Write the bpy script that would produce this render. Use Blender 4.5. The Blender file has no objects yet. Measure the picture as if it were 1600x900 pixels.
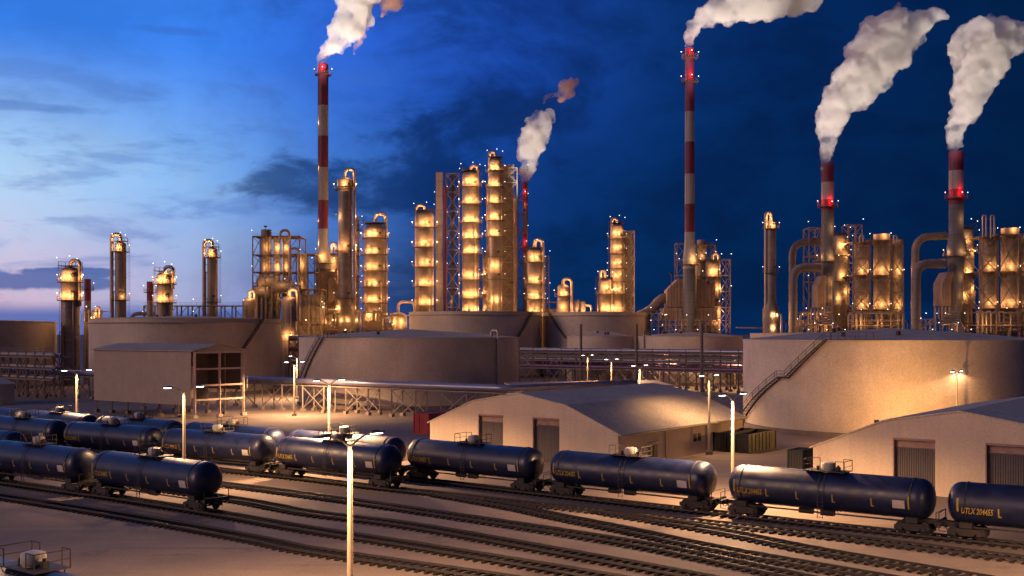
import bpy, bmesh, math, random
from mathutils import Vector, Matrix
random.seed(7)
R = math.radians
scene = bpy.context.scene
COL = scene.collection

# ------------------------------------------------------------------ camera
F, H, YH = 1700.0, 16.0, 520.0           # focal length in photo pixels, eye height, horizon row
cam_d = bpy.data.cameras.new('camera'); cam = bpy.data.objects.new('camera', cam_d); COL.objects.link(cam)
cam.location = (0, 0, H); cam.rotation_euler = (R(90), 0, 0)
cam_d.sensor_width = 36; cam_d.lens = F / 1600 * 36; cam_d.shift_y = (YH - 450) / 1600
cam_d.clip_start = 0.5; cam_d.clip_end = 20000
scene.camera = cam

# ------------------------------------------------------------------ render
scene.render.engine = 'CYCLES'
cy = scene.cycles
cy.use_denoising = True
cy.max_bounces = 8; cy.diffuse_bounces = 3; cy.glossy_bounces = 3; cy.volume_bounces = 5; cy.transparent_max_bounces = 8
cy.sample_clamp_indirect = 4
scene.view_settings.view_transform = 'Standard'; scene.view_settings.look = 'None'
scene.view_settings.exposure = 0.0; scene.view_settings.gamma = 1

# ------------------------------------------------------------------ dusk sky
def srgb(r, g, b):
    f = lambda c: (c / 255 / 12.92) if c / 255 <= .04045 else ((c / 255 + .055) / 1.055) ** 2.4
    return (f(r), f(g), f(b), 1)
world = bpy.data.worlds.new('World'); scene.world = world; world.use_nodes = True
nt = world.node_tree; nt.nodes.clear()
def N(t, **k):
    n = nt.nodes.new(t)
    for a, v in k.items(): setattr(n, a, v)
    return n
L = lambda a, b: nt.links.new(a, b)
def M(op, a, b=None, c=None, clamp=False):
    n = N('ShaderNodeMath', operation=op); n.use_clamp = clamp
    for i, v in enumerate((a, b, c)):
        if v is None: continue
        if isinstance(v, (int, float)): n.inputs[i].default_value = v
        else: L(v, n.inputs[i])
    return n.outputs[0]
def ramp(fac, stops, interp='LINEAR'):
    n = N('ShaderNodeValToRGB'); e = n.color_ramp; e.interpolation = interp
    while len(e.elements) < len(stops): e.elements.new(.5)
    for el, (p, c) in zip(e.elements, stops): el.position = p; el.color = c
    L(fac, n.inputs[0]); return n.outputs[0]
def mixc(f, a, b, mode='MIX'):
    n = N('ShaderNodeMix', data_type='RGBA', blend_type=mode)
    if isinstance(f, (int, float)): n.inputs[0].default_value = f
    else: L(f, n.inputs[0])
    for i, v in ((6, a), (7, b)):
        if isinstance(v, tuple): n.inputs[i].default_value = v
        else: L(v, n.inputs[i])
    return n.outputs[2]
def sstep(v, a, b):
    n = N('ShaderNodeMapRange', interpolation_type='SMOOTHSTEP')
    L(v, n.inputs[0]); n.inputs[1].default_value = a; n.inputs[2].default_value = b
    return n.outputs[0]
tc = N('ShaderNodeTexCoord'); sep = N('ShaderNodeSeparateXYZ'); L(tc.outputs['Generated'], sep.inputs[0])
SX, SY, SZ = sep.outputs
hyp = M('SQRT', M('ADD', M('MULTIPLY', SX, SX), M('MULTIPLY', SY, SY)))
az = M('ARCTAN2', SX, SY)                                   # 0 = straight ahead, negative = left
el = M('DIVIDE', SZ, M('MAXIMUM', hyp, .001))               # tangent of the elevation
# azimuth ramps: position p = (az + pi) / (2 pi), frame spans 0.43 .. 0.57
u = M('DIVIDE', M('ADD', az, math.pi), 2 * math.pi)
P = lambda deg: (deg + 180) / 360
low = ramp(u, [(0, srgb(46, 42, 56)), (P(-110), srgb(140, 130, 170)), (P(-60), srgb(240, 180, 190)), (P(-25), srgb(222, 188, 210)), (P(-17), srgb(172, 176, 216)),
               (P(-10), srgb(88, 118, 184)), (P(-4), srgb(18, 54, 108)), (P(2), srgb(6, 44, 92)), (P(12), srgb(2, 38, 80)), (P(25), srgb(2, 32, 68)), (P(90), srgb(4, 22, 50)), (1, srgb(46, 42, 56))])
mid = ramp(u, [(0, srgb(30, 55, 105)), (P(-110), srgb(120, 120, 160)), (P(-60), srgb(190, 190, 220)), (P(-25), srgb(176, 216, 252)), (P(-17), srgb(136, 188, 246)),
               (P(-10), srgb(72, 128, 214)), (P(-4), srgb(22, 70, 150)), (P(3), srgb(10, 52, 116)), (P(10), srgb(4, 42, 94)), (P(25), srgb(2, 32, 70)), (P(90), srgb(4, 24, 60)), (1, srgb(30, 55, 105))])
top = ramp(u, [(0, srgb(28, 50, 100)), (P(-110), srgb(56, 80, 150)), (P(-60), srgb(80, 120, 200)), (P(-25), srgb(54, 126, 232)), (P(-17), srgb(60, 134, 246)),
               (P(-8), srgb(44, 100, 214)), (P(0), srgb(26, 72, 170)), (P(8), srgb(12, 54, 122)), (P(14), srgb(4, 42, 98)), (P(25), srgb(2, 32, 72)), (P(90), srgb(4, 28, 70)), (1, srgb(28, 50, 100))])
zen = srgb(30, 40, 80)
sky = mixc(sstep(el, .02, .15), low, mid)
sky = mixc(sstep(el, .12, .27), sky, top)
sky = mixc(sstep(el, .5, 2.2), sky, zen)
# clouds: streaky noise on direction space
def noise(scale, sx, sy, sz, det=6, rough=.55, dist=0.0):
    m = N('ShaderNodeMapping'); m.inputs['Scale'].default_value = (sx, sy, sz)
    L(tc.outputs['Generated'], m.inputs[0])
    n = N('ShaderNodeTexNoise'); n.inputs['Scale'].default_value = scale; n.inputs['Detail'].default_value = det
    n.inputs['Roughness'].default_value = rough; n.inputs['Distortion'].default_value = dist
    L(m.outputs[0], n.inputs['Vector']); return n.outputs['Fac']
n1 = noise(7.0, 1, 1, 1.9, 9, .62, .35)
n3 = noise(20.0, 1, 1, 1.6, 6, .6, .5)
n2 = noise(2.6, 1, 1, 3.0, 4, .5, .3)
def blob(deg, e, wa, we):                                   # soft elliptical region of sky
    da = M('DIVIDE', M('SUBTRACT', az, R(deg)), R(wa)); de = M('DIVIDE', M('SUBTRACT', el, e), we)
    return M('SUBTRACT', 1.0, M('SQRT', M('ADD', M('MULTIPLY', da, da), M('MULTIPLY', de, de))), clamp=True)
wide = sstep(n1, .42, .62)
wide = M('MULTIPLY', M('ADD', wide, M('MULTIPLY', sstep(n3, .4, .7), .35)), M('ADD', .25, M('MULTIPLY', sstep(az, R(-20), R(-4)), .6)))
sky = mixc(M('MULTIPLY', wide, .9), sky, mixc(.55, sky, srgb(4, 24, 62)))
haze_l = M('MULTIPLY', M('MULTIPLY', blob(-24, .10, 13, .085), sstep(n1, .38, .62)), .9)
sky = mixc(haze_l, sky, srgb(186, 214, 248))
n4 = noise(9.0, 1, 1, 4.0, 7, .6, .4)
st_ = M('MULTIPLY', M('MULTIPLY', M('SUBTRACT', 1.0, sstep(az, R(-9), R(-3))), sstep(n4, .5, .66)), M('SUBTRACT', 1.0, sstep(el, .2, .27)))
sky = mixc(M('MULTIPLY', st_, .42), sky, srgb(74, 112, 186))
cl = M('ADD', blob(-7, .135, 9, .055), M('MULTIPLY', blob(-1, .19, 9, .05), .8))
cl = M('ADD', cl, M('MULTIPLY', blob(-12.5, .14, 3.5, .03), .7))
f1 = sstep(M('ADD', cl, M('ADD', M('MULTIPLY', M('SUBTRACT', n1, .5), 3.2), M('MULTIPLY', M('SUBTRACT', n3, .5), 1.6))), .15, .85)
f1 = M('MULTIPLY', f1, sstep(cl, .0, .15))
sky = mixc(M('MULTIPLY', f1, .72), sky, srgb(12, 44, 100))
b2 = M('ADD', blob(-24, .044, 6, .012), blob(-21.5, .053, 3.5, .006))
f2 = sstep(M('ADD', b2, M('MULTIPLY', M('SUBTRACT', n1, .5), 2.6)), .3, .6)
f2 = M('MULTIPLY', f2, sstep(b2, 0, .2))
sky = mixc(M('MULTIPLY', f2, .8), sky, srgb(52, 88, 160))
b4 = M('ADD', blob(-25, .19, 9, .008), blob(-17, .265, 4, .008))
f4 = M('MULTIPLY', sstep(M('ADD', b4, M('MULTIPLY', M('SUBTRACT', n1, .5), 1.6)), .35, .8), .4)
sky = mixc(f4, sky, srgb(60, 100, 180))
bank = M('SUBTRACT', 1.0, sstep(M('ADD', el, M('MULTIPLY', M('SUBTRACT', n2, .5), .016)), .016, .031))
sky = mixc(M('MULTIPLY', bank, .85), sky, mixc(sstep(az, R(-12), R(-2)), srgb(58, 98, 176), srgb(3, 38, 84)))
below = M('SUBTRACT', 1.0, sstep(el, -.03, 0))
sky = mixc(below, sky, srgb(28, 26, 34))
bg = N('ShaderNodeBackground'); L(sky, bg.inputs[0]); bg.inputs[1].default_value = 1.0
wo = N('ShaderNodeOutputWorld'); L(bg.outputs[0], wo.inputs[0])
cy.sample_clamp_direct = 0

# afterglow of the sun that has just set, low on the left
sd = bpy.data.lights.new('afterglow', 'SUN'); sun = bpy.data.objects.new('afterglow', sd); COL.objects.link(sun)
sd.energy = 1.0; sd.angle = R(24); sd.color = (1, .60, .40)
sun.rotation_euler = Vector((-.86, -.48, .27)).to_track_quat('Z', 'Y').to_euler()

# ------------------------------------------------------------------ materials
def mat(name, col, rough=.6, metal=0.0, var=.25, scale=.6, bump=.0, bscale=8, streak=0.0, spec=.5, second=None, sstops=(.45, .7), seams=None, emit=None, strength=0, grain=0.0):
    m = bpy.data.materials.new(name); m.use_nodes = True
    t = m.node_tree; b = t.nodes['Principled BSDF']; ln = t.links.new
    def n(ty, **k):
        x = t.nodes.new(ty)
        for a, v in k.items(): setattr(x, a, v)
        return x
    def mix(f, a, bb, mode='MIX'):
        x = n('ShaderNodeMix', data_type='RGBA', blend_type=mode)
        if isinstance(f, (int, float)): x.inputs[0].default_value = f
        else: ln(f, x.inputs[0])
        for i, v in ((6, a), (7, bb)):
            if isinstance(v, tuple): x.inputs[i].default_value = v
            else: ln(v, x.inputs[i])
        return x.outputs[2]
    def mr(v, a, bb, c=0., d=1.):
        x = n('ShaderNodeMapRange'); ln(v, x.inputs[0])
        for i, q in zip((1, 2, 3, 4), (a, bb, c, d)): x.inputs[i].default_value = q
        return x.outputs[0]
    c4 = (*col, 1)
    co = n('ShaderNodeTexCoord').outputs['Object']
    if emit:
        b.inputs['Emission Color'].default_value = (*emit, 1); b.inputs['Emission Strength'].default_value = strength
    nz = n('ShaderNodeTexNoise'); nz.inputs['Scale'].default_value = scale; nz.inputs['Detail'].default_value = 8; nz.inputs['Roughness'].default_value = .62
    ln(co, nz.inputs['Vector'])
    fac = mr(nz.outputs['Fac'], .3, .7, 1 - var, 1 + var * .6)
    cc = n('ShaderNodeVectorMath', operation='SCALE'); cc.inputs[0].default_value = col; ln(fac, cc.inputs['Scale'])
    out = cc.outputs[0]
    if second:
        z2 = n('ShaderNodeTexNoise'); z2.inputs['Scale'].default_value = scale * .35; z2.inputs['Detail'].default_value = 9; z2.inputs['Roughness'].default_value = .68; ln(co, z2.inputs['Vector'])
        out = mix(mr(z2.outputs['Fac'], sstops[0], sstops[1]), out, (*second, 1))
    if streak:
        mp = n('ShaderNodeMapping'); mp.inputs['Scale'].default_value = (1.3, 1.3, .07); ln(co, mp.inputs[0])
        z3 = n('ShaderNodeTexNoise'); z3.inputs['Scale'].default_value = 1.6; z3.inputs['Detail'].default_value = 6; ln(mp.outputs[0], z3.inputs['Vector'])
        out = mix(mr(z3.outputs['Fac'], .45, .75, 0, streak), out, (col[0] * .35, col[1] * .32, col[2] * .3, 1))
    if seams:                                               # horizontal plate seams every `seams` metres
        s = n('ShaderNodeSeparateXYZ'); ln(co, s.inputs[0])
        a = n('ShaderNodeMath', operation='DIVIDE'); ln(s.outputs[2], a.inputs[0]); a.inputs[1].default_value = seams
        fr = n('ShaderNodeMath', operation='FRACT'); ln(a.outputs[0], fr.inputs[0])
        lt = n('ShaderNodeMath', operation='LESS_THAN'); ln(fr.outputs[0], lt.inputs[0]); lt.inputs[1].default_value = .07
        mm = n('ShaderNodeMath', operation='MULTIPLY'); ln(lt.outputs[0], mm.inputs[0]); mm.inputs[1].default_value = .45
        out = mix(mm.outputs[0], out, (col[0] * .4, col[1] * .4, col[2] * .4, 1))
    if grain:
        z4 = n('ShaderNodeTexNoise'); z4.inputs['Scale'].default_value = 4.5; z4.inputs['Detail'].default_value = 4; ln(co, z4.inputs['Vector'])
        g = mr(z4.outputs['Fac'], .3, .7, 1 - grain, 1 + grain)
        v = n('ShaderNodeVectorMath', operation='SCALE'); ln(out, v.inputs[0]); ln(g, v.inputs['Scale']); out = v.outputs[0]
    ln(out, b.inputs['Base Color'])
    b.inputs['Roughness'].default_value = rough; b.inputs['Metallic'].default_value = metal
    b.inputs['Specular IOR Level'].default_value = spec
    rr = mr(nz.outputs['Fac'], .3, .7, max(0, rough - .1), min(1, rough + .12)); ln(rr, b.inputs['Roughness'])
    if bump:
        z5 = n('ShaderNodeTexNoise'); z5.inputs['Scale'].default_value = bscale; z5.inputs['Detail'].default_value = 5; ln(co, z5.inputs['Vector'])
        bp = n('ShaderNodeBump'); bp.inputs['Strength'].default_value = bump; bp.inputs['Distance'].default_value = .08
        ln(z5.outputs['Fac'], bp.inputs['Height']); ln(bp.outputs[0], b.inputs['Normal'])
    return m
MT = {
 'ground': mat('sandy_ground', (.265, .205, .16), .88, var=.3, scale=.08, bump=.35, bscale=3.0, second=(.18, .138, .112), sstops=(.42, .62), grain=.14),
 'road':   mat('worn_asphalt', (.17, .145, .135), .8, var=.25, scale=.15, bump=.2, bscale=4, grain=.1),
 'tank':   mat('tank_paint', (.62, .52, .405), .6, var=.2, scale=.12, streak=.12, second=(.42, .345, .27), sstops=(.4, .62), bump=.1, bscale=2, grain=.16),
 'plinth': mat('concrete_plinth', (.20, .16, .135), .85, var=.25, scale=.5, bump=.2),
 'troof':  mat('tank_roof_plate', (.48, .40, .31), .85, spec=.15, var=.2, scale=.3),
 'wall':   mat('plastered_wall', (.60, .475, .345), .85, var=.10, scale=.3, streak=.12, bump=.1, bscale=5, grain=.09),
 'wroof':  mat('warehouse_roof_felt', (.52, .45, .345), .9, spec=.12, var=.14, scale=.35, bump=.25, bscale=7, grain=.25),
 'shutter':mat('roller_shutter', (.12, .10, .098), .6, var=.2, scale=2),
 'lintel': mat('shutter_box', (.33, .21, .17), .7, var=.3, scale=1.4),
 'dark':   mat('dark_steel', (.05, .042, .036), .6, metal=.3, var=.3, scale=2),
 'rust':   mat('brown_steel', (.24, .175, .13), .65, metal=.2, var=.35, scale=1),
 'steel':  mat('column_cladding', (.27, .222, .195), .55, metal=.15, var=.4, second=(.16, .125, .11), sstops=(.45, .7), scale=.35, seams=2.6, streak=.3),
 'steel2': mat('dull_duct_cladding', (.20, .165, .15), .6, metal=.1, var=.25, scale=.3, seams=3.4, streak=.5),
 'silo':   mat('silo_steel', (.27, .225, .19), .62, metal=.1, var=.35, scale=.5, seams=4.2, streak=.5),
 'pipe':   mat('pipe_cladding', (.36, .29, .25), .42, metal=.3, var=.2, scale=.7),
 'lpipe':  mat('lilac_grey_pipe', (.26, .25, .33), .35, metal=.4, var=.15, scale=.4),
 'ppipe':  mat('violet_pipe', (.16, .08, .17), .45, metal=.2, var=.2, scale=.5),
 'grey':   mat('chimney_grey', (.11, .112, .135), .6, var=.2, scale=.3, streak=.4, seams=4.5),
 'box':    mat('furnace_casing', (.34, .25, .19), .65, var=.3, scale=.4, streak=.5),
 'white':  mat('chimney_white', (.31, .29, .29), .6, var=.15, scale=.3, streak=.3),
 'red':    mat('chimney_red', (.15, .018, .05), .6, var=.2, scale=.3, streak=.3),
 'pole':   mat('lamp_post_paint', (.46, .38, .28), .5, var=.1, scale=1),
 'head':   mat('lamp_housing', (.14, .13, .12), .5, var=.1, scale=2),
 'lens':   mat('lamp_lens', (.9, .9, .9), .4, emit=(1, .93, .82), strength=14),
 'star':   mat('platform_lamp_glass', (.9, .9, .9), .4, emit=(1, .90, .78), strength=3.5),
 'redglow':mat('obstruction_lamp_glass', (.8, .1, .08), .4, emit=(1, .25, .15), strength=4),
 'car':    mat('tank_car_paint', (.008, .014, .055), .42, var=.4, scale=.9, spec=.6, second=(.028, .022, .024), sstops=(.5, .8), bump=.03, bscale=3),
 'caru':   mat('tank_car_underframe', (.022, .019, .019), .7, var=.4, scale=2, second=(.05, .033, .026), sstops=(.45, .7)),
 'wheel':  mat('wheel_steel', (.035, .03, .03), .6, metal=.5, var=.3, scale=3),
 'dome':   mat('cream_hatch_paint', (.50, .45, .38), .5, var=.25, scale=1.5, streak=.3),
 'yellow': mat('yellow_marking', (.42, .28, .035), .6, var=.25, scale=2),
 'placard':mat('placard_white', (.55, .48, .42), .6, var=.15, scale=3),
 'sleeper':mat('tarred_sleeper', (.022, .018, .017), .9, var=.4, scale=3, spec=.2),
 'rail':   mat('rail_steel', (.05, .042, .04), .6, metal=.6, var=.3, scale=2),
 'redbox': mat('red_container_paint', (.45, .05, .05), .55, var=.25, scale=.8, streak=.4),
 'skip':   mat('dark_skip_paint', (.016, .014, .013), .6, var=.35, scale=.8, streak=.3),
 'shed':   mat('shed_cladding', (.36, .28, .21), .7, var=.14, scale=.4, streak=.12, grain=.12),
 'shroof': mat('shed_roof_sheet', (.40, .35, .28), .85, spec=.15, var=.15, scale=.4),
 'frame':  mat('shed_steel_frame', (.55, .42, .34), .6, var=.2, scale=1),
 'trestle':mat('trestle_steel', (.29, .23, .19), .6, var=.25, scale=1),
 'rack':   mat('rack_steel', (.17, .13, .12), .6, metal=.1, var=.3, scale=1),
 'beige':  mat('low_roof_sheet', (.45, .36, .29), .7, var=.15, scale=.6),
}
def yard_detail(m):
    t = m.node_tree; b = t.nodes['Principled BSDF']; ln = t.links.new; old = b.inputs['Base Color'].links[0].from_socket
    co = t.nodes.new('ShaderNodeTexCoord').outputs['Object']
    def layer(prev, rot, sc, scale, lo, hi, amt, col, det=6):
        mp = t.nodes.new('ShaderNodeMapping'); mp.inputs['Rotation'].default_value = (0, 0, rot); mp.inputs['Scale'].default_value = sc; ln(co, mp.inputs[0])
        z = t.nodes.new('ShaderNodeTexNoise'); z.inputs['Scale'].default_value = scale; z.inputs['Detail'].default_value = det; z.inputs['Roughness'].default_value = .65; ln(mp.outputs[0], z.inputs['Vector'])
        r = t.nodes.new('ShaderNodeMapRange'); r.inputs[1].default_value = lo; r.inputs[2].default_value = hi; r.inputs[4].default_value = amt; ln(z.outputs['Fac'], r.inputs[0])
        x = t.nodes.new('ShaderNodeMix'); x.data_type = 'RGBA'; ln(r.outputs[0], x.inputs[0]); ln(prev, x.inputs[6]); x.inputs[7].default_value = (*col, 1); return x.outputs[2]
    o = layer(old, .66, (.06, 1.1, 1), .55, .52, .68, .55, (.15, .115, .095))          # tyre and track dirt running with the rails
    o = layer(o, -.9, (.05, 1, 1), .5, .58, .7, .4, (.37, .30, .245))                  # pale dust drifts
    o = layer(o, 0, (1, 1, 1), .22, .60, .66, .55, (.10, .08, .07), 8)                 # oil stains
    o = layer(o, 0, (1, 1, 1), 6.0, .56, .72, .5, (.12, .095, .08), 3)                 # grit
    ln(o, b.inputs['Base Color'])
yard_detail(MT['ground'])
# corrugation for shutters and containers
def corrugate(m, axis, freq, strength=.8):
    t = m.node_tree; b = t.nodes['Principled BSDF']
    co = t.nodes.new('ShaderNodeTexCoord'); w = t.nodes.new('ShaderNodeTexWave'); w.bands_direction = axis; w.inputs['Scale'].default_value = freq
    t.links.new(co.outputs['Object'], w.inputs['Vector'])
    bp = t.nodes.new('ShaderNodeBump'); bp.inputs['Strength'].default_value = strength; bp.inputs['Distance'].default_value = .1
    t.links.new(w.outputs['Fac'], bp.inputs['Height']); t.links.new(bp.outputs[0], b.inputs['Normal'])
corrugate(MT['shutter'], 'X', 1.4); corrugate(MT['redbox'], 'X', 1.2); corrugate(MT['skip'], 'X', 1.0, .5); corrugate(MT['shed'], 'X', .5, .3)

# ------------------------------------------------------------------ mesh helpers
class MB:
    def __init__(s): s.v = []; s.f = []; s.m = []; s.mi = 0; s.sm = []
    def add(s, vs, fs, smooth=False):
        o = len(s.v); s.v += [tuple(v) for v in vs]
        for f in fs: s.f.append([i + o for i in f]); s.m.append(s.mi); s.sm.append(smooth)
        return s
    def box(s, c, d, rot=0.0):
        cx, cyy, cz = c; hx, hy, hz = d[0] / 2, d[1] / 2, d[2] / 2; ca, sa = math.cos(rot), math.sin(rot)
        vs = []
        for z in (-hz, hz):
            for x, y in ((-hx, -hy), (hx, -hy), (hx, hy), (-hx, hy)): vs.append((cx + x * ca - y * sa, cyy + x * sa + y * ca, cz + z))
        return s.add(vs, [(3, 2, 1, 0), (4, 5, 6, 7), (0, 1, 5, 4), (1, 2, 6, 5), (2, 3, 7, 6), (3, 0, 4, 7)])
    def rod(s, a, b, r, n=6, r2=None, smooth=True, caps=True):
        a, b = Vector(a), Vector(b); d = b - a
        if d.length < 1e-6: return s
        q = d.to_track_quat('Z', 'Y'); r2 = r if r2 is None else r2; vs = []
        for p, rr in ((a, r), (b, r2)):
            for i in range(n):
                t = 2 * math.pi * (i + .5) / n; vs.append(p + q @ Vector((rr * math.cos(t), rr * math.sin(t), 0)))
        fs = [(i, (i + 1) % n, n + (i + 1) % n, n + i) for i in range(n)]
        s.add(vs, fs, smooth and n > 5)
        if caps: s.add(vs[:n], [tuple(range(n - 1, -1, -1))]); s.add(vs[n:], [tuple(range(n))])
        return s
    def beam(s, a, b, w): return s.rod(a, b, w * .7, 4, smooth=False)
    def tube(s, pts, r, n=10, caps=True):
        pts = [Vector(p) for p in pts]; rings = []
        up = None
        for i, p in enumerate(pts):
            d = (pts[min(i + 1, len(pts) - 1)] - pts[max(i - 1, 0)]).normalized()
            if up is None:
                up = Vector((0, 0, 1)) if abs(d.z) < .9 else Vector((0, 1, 0))
            x = d.cross(up).normalized(); up = x.cross(d).normalized()
            rr = r[i] if isinstance(r, (list, tuple)) else r
            rings += [p + (x * math.cos(2 * math.pi * k / n) + up * math.sin(2 * math.pi * k / n)) * rr for k in range(n)]
        fs = [(i * n + k, i * n + (k + 1) % n, (i + 1) * n + (k + 1) % n, (i + 1) * n + k) for i in range(len(pts) - 1) for k in range(n)]
        s.add(rings, fs, True)
        if caps: s.add(rings[:n], [tuple(range(n - 1, -1, -1))]); s.add(rings[-n:], [tuple(range(n))])
        return s
    def lathe(s, prof, n=24, c=(0, 0, 0), mats=None, smooth=True):
        vs = [(c[0] + r * math.cos(2 * math.pi * k / n), c[1] + r * math.sin(2 * math.pi * k / n), c[2] + z) for r, z in prof for k in range(n)]
        o = len(s.v); s.v += vs
        for i in range(len(prof) - 1):
            for k in range(n):
                s.f.append([o + i * n + k, o + i * n + (k + 1) % n, o + (i + 1) * n + (k + 1) % n, o + (i + 1) * n + k])
                s.m.append(mats[i] if mats else s.mi); s.sm.append(smooth)
        if prof[0][0] > .01: s.f.append([o + k for k in range(n - 1, -1, -1)]); s.m.append(0); s.sm.append(False)
        if prof[-1][0] > .01: s.f.append([o + (len(prof) - 1) * n + k for k in range(n)]); s.m.append(mats[-1] if mats else 0); s.sm.append(False)
        return s
    def build(s, name, mats, parent=None, loc=(0, 0, 0), rotz=0.0, split=True):
        me = bpy.data.meshes.new(name); me.from_pydata(s.v, [], s.f); me.update()
        for m in (mats if isinstance(mats, list) else [mats]): me.materials.append(m)
        me.polygons.foreach_set('material_index', s.m); me.polygons.foreach_set('use_smooth', s.sm)
        if any(s.sm):
            try: me.set_sharp_from_angle(angle=R(42))
            except Exception: pass
        o = bpy.data.objects.new(name, me); COL.objects.link(o); o.location = loc; o.rotation_euler = (0, 0, rotz)
        if parent: o.parent = parent
        return o
def tag(o, label=None, cat=None, group=None, kind=None):
    if label: o['label'] = label
    if cat: o['category'] = cat
    if group: o['group'] = group
    if kind: o['kind'] = kind
    return o
def thing(name, label, cat, loc=(0, 0, 0), rz=0.0, group=None):
    o = bpy.data.objects.new(name, None); COL.objects.link(o); o.location = loc; o.rotation_euler = (0, 0, rz); o.empty_display_size = .5
    return tag(o, label, cat, group)
def copy_tree(o, parent=None):
    c = o.copy(); COL.objects.link(c)
    if parent: c.parent = parent
    for ch in KIDS.get(o.name, []): copy_tree(ch, c)
    return c
KIDS = {}
def index_kids():
    KIDS.clear()
    for o in bpy.data.objects:
        if o.parent: KIDS.setdefault(o.parent.name, []).append(o)
def ground(px, py): Y = F * H / (py - YH); return Vector(((px - 800) / F * Y, Y, 0))
def pt(px, py, Y): return Vector(((px - 800) / F * Y, Y, H + (YH - py) / F * Y))
def zat(py, Y): return H + (YH - py) / F * Y
def arc_path(p0, p1, p2, rad, n=6):                          # rounded corner at p1
    p0, p1, p2 = Vector(p0), Vector(p1), Vector(p2); a = (p0 - p1).normalized(); b = (p2 - p1).normalized()
    out = []
    for i in range(n + 1):
        t = i / n; q0 = p1 + a * rad * (1 - t); q1 = p1 + b * rad * t
        out.append(q0 * (1 - t) + q1 * t)
    return out
def bent(pts, rad):
    pts = [Vector(p) for p in pts]; out = [pts[0]]
    for i in range(1, len(pts) - 1):
        rr = min(rad, (pts[i] - pts[i - 1]).length * .49, (pts[i + 1] - pts[i]).length * .49); out += arc_path(pts[i - 1], pts[i], pts[i + 1], rr)
    return out + [pts[-1]]
def point_light(name, loc, energy, color, radius, parent=None):
    d = bpy.data.lights.new(name, 'POINT'); d.energy = energy; d.color = color; d.shadow_soft_size = radius
    o = bpy.data.objects.new(name, d); COL.objects.link(o); o.location = loc
    if parent: o.parent = parent
    return o
WARM = (1.0, .47, .145)

# ------------------------------------------------------------------ ground and roads
g = MB(); S = 9000; g.add([(-S, -200, 0), (S, -200, 0), (S, S, 0), (-S, S, 0)], [(0, 1, 2, 3)])
tag(g.build('ground', MT['ground']), kind='structure')
UX, UY = Vector((.79, -.61, 0)).normalized(), Vector((.61, .79, 0)).normalized()      # the yard's own axes
def yard(o, a, b, z=0.0): return Vector(o) + UX * a + UY * b + Vector((0, 0, z))
YAW = math.atan2(UX.y, UX.x)
def strip(name, o, a0, a1, b0, b1, m, z=.004):
    s = MB(); s.add([yard(o, a0, b0, z), yard(o, a1, b0, z), yard(o, a1, b1, z), yard(o, a0, b1, z)], [(0, 1, 2, 3)])
    return tag(s.build(name, m), kind='structure')
strip('service_road', (30, 160, 0), -12, 120, -2, 3.5, MT['road'])
strip('access_path', (6, 300, 0), -160, 150, -22, -15, MT['road'])

# ------------------------------------------------------------------ railway tracks
def spline(pts, step=.25):
    P_ = [Vector(p) for p in pts]; P_ = [P_[0] * 2 - P_[1]] + P_ + [P_[-1] * 2 - P_[-2]]; raw = []
    for i in range(1, len(P_) - 2):
        a, b, c, d = P_[i - 1:i + 3]
        for k in range(40):
            t = k / 40
            raw.append(.5 * ((2 * b) + (c - a) * t + (2 * a - 5 * b + 4 * c - d) * t * t + (3 * b - a - 3 * c + d) * t ** 3))
    raw.append(P_[-2])
    for _ in range(60):                                     # rails never kink: relax the line
        raw = [raw[0]] + [(raw[i - 1] + raw[i] * 2 + raw[i + 1]) / 4 for i in range(1, len(raw) - 1)] + [raw[-1]]
    out = [raw[0]]; acc = 0.0
    for a, b in zip(raw, raw[1:]):
        d = (b - a).length
        while acc + d >= step:
            t = (step - acc) / d; a = a.lerp(b, t); out.append(a); d = (b - a).length; acc = 0.0
        acc += d
    return out
G = lambda *q: [ground(x, y) for x, y in q]
W = lambda *q: [Vector((x, y, 0)) for x, y in q]
tracks = {
 'A': (W((-118, 196), (-90, 175), (-72, 162), (-59.4, 152.5), (-28.5, 130.5)) + W((-9.65, 117.2), (4.95, 105.8), (20, 94.3), (31.4, 85.8), (40, 80), (56, 70)), 'railway line under the long tank car train beside the warehouses'),
 'B': (W((-112, 180), (-66.8, 147.5)) + G((405, 742), (604, 765), (700, 775), (800, 786), (960, 803), (1120, 821), (1280, 838), (1600, 877)) + W((48, 68),), 'railway line next to the long train, carrying four tank cars'),
 'S': (G((690, 775), (800, 794), (880, 811), (968, 828), (1100, 856), (1280, 889), (1440, 917), (1640, 952)), 'curved branch leaving the tracks near the tall lamp pole'),
 'S2': (G((940, 801), (1040, 818), (1154, 838), (1280, 864), (1474, 897), (1640, 926)), 'curved branch leaving below the third tank car from the right'),
 'T3': (W((-110, 168), (-60, 134)) + G((351, 759), (480, 775.5), (640, 798), (880, 834), (1040, 861), (1280, 912), (1460, 952)), 'empty railway line in front of the middle row of cars'),
 'T4': (W((-100, 155), (-54.7, 124)) + G((351, 780), (480, 803), (640, 823), (880, 866), (1040, 895), (1300, 945), (1500, 985)), 'railway line just behind the two front tank cars'),
 'C': (W((-96, 145),) + G((13, 756), (117, 771), (171, 778), (318, 801), (400, 815), (480, 829), (640, 854), (880, 894), (1100, 932), (1400, 985)), 'railway line under the two front tank cars'),
 'D': (W((-90, 134),) + G((0, 777), (200, 809), (400, 845), (480, 862), (718, 897), (900, 925), (1200, 972)), 'nearest empty railway line crossing the lower left'),
 'F': (W((-70, 87.2), (-23.2, 52.9), (0, 35.6)), 'railway line under the nearest tank car at the lower left corner'),
}
SPL = {k: spline(p) for k, (p, _) in tracks.items()}
slp = MB().box((0, 0, .075), (.26, 2.6, .15)); sl_me = None
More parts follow.
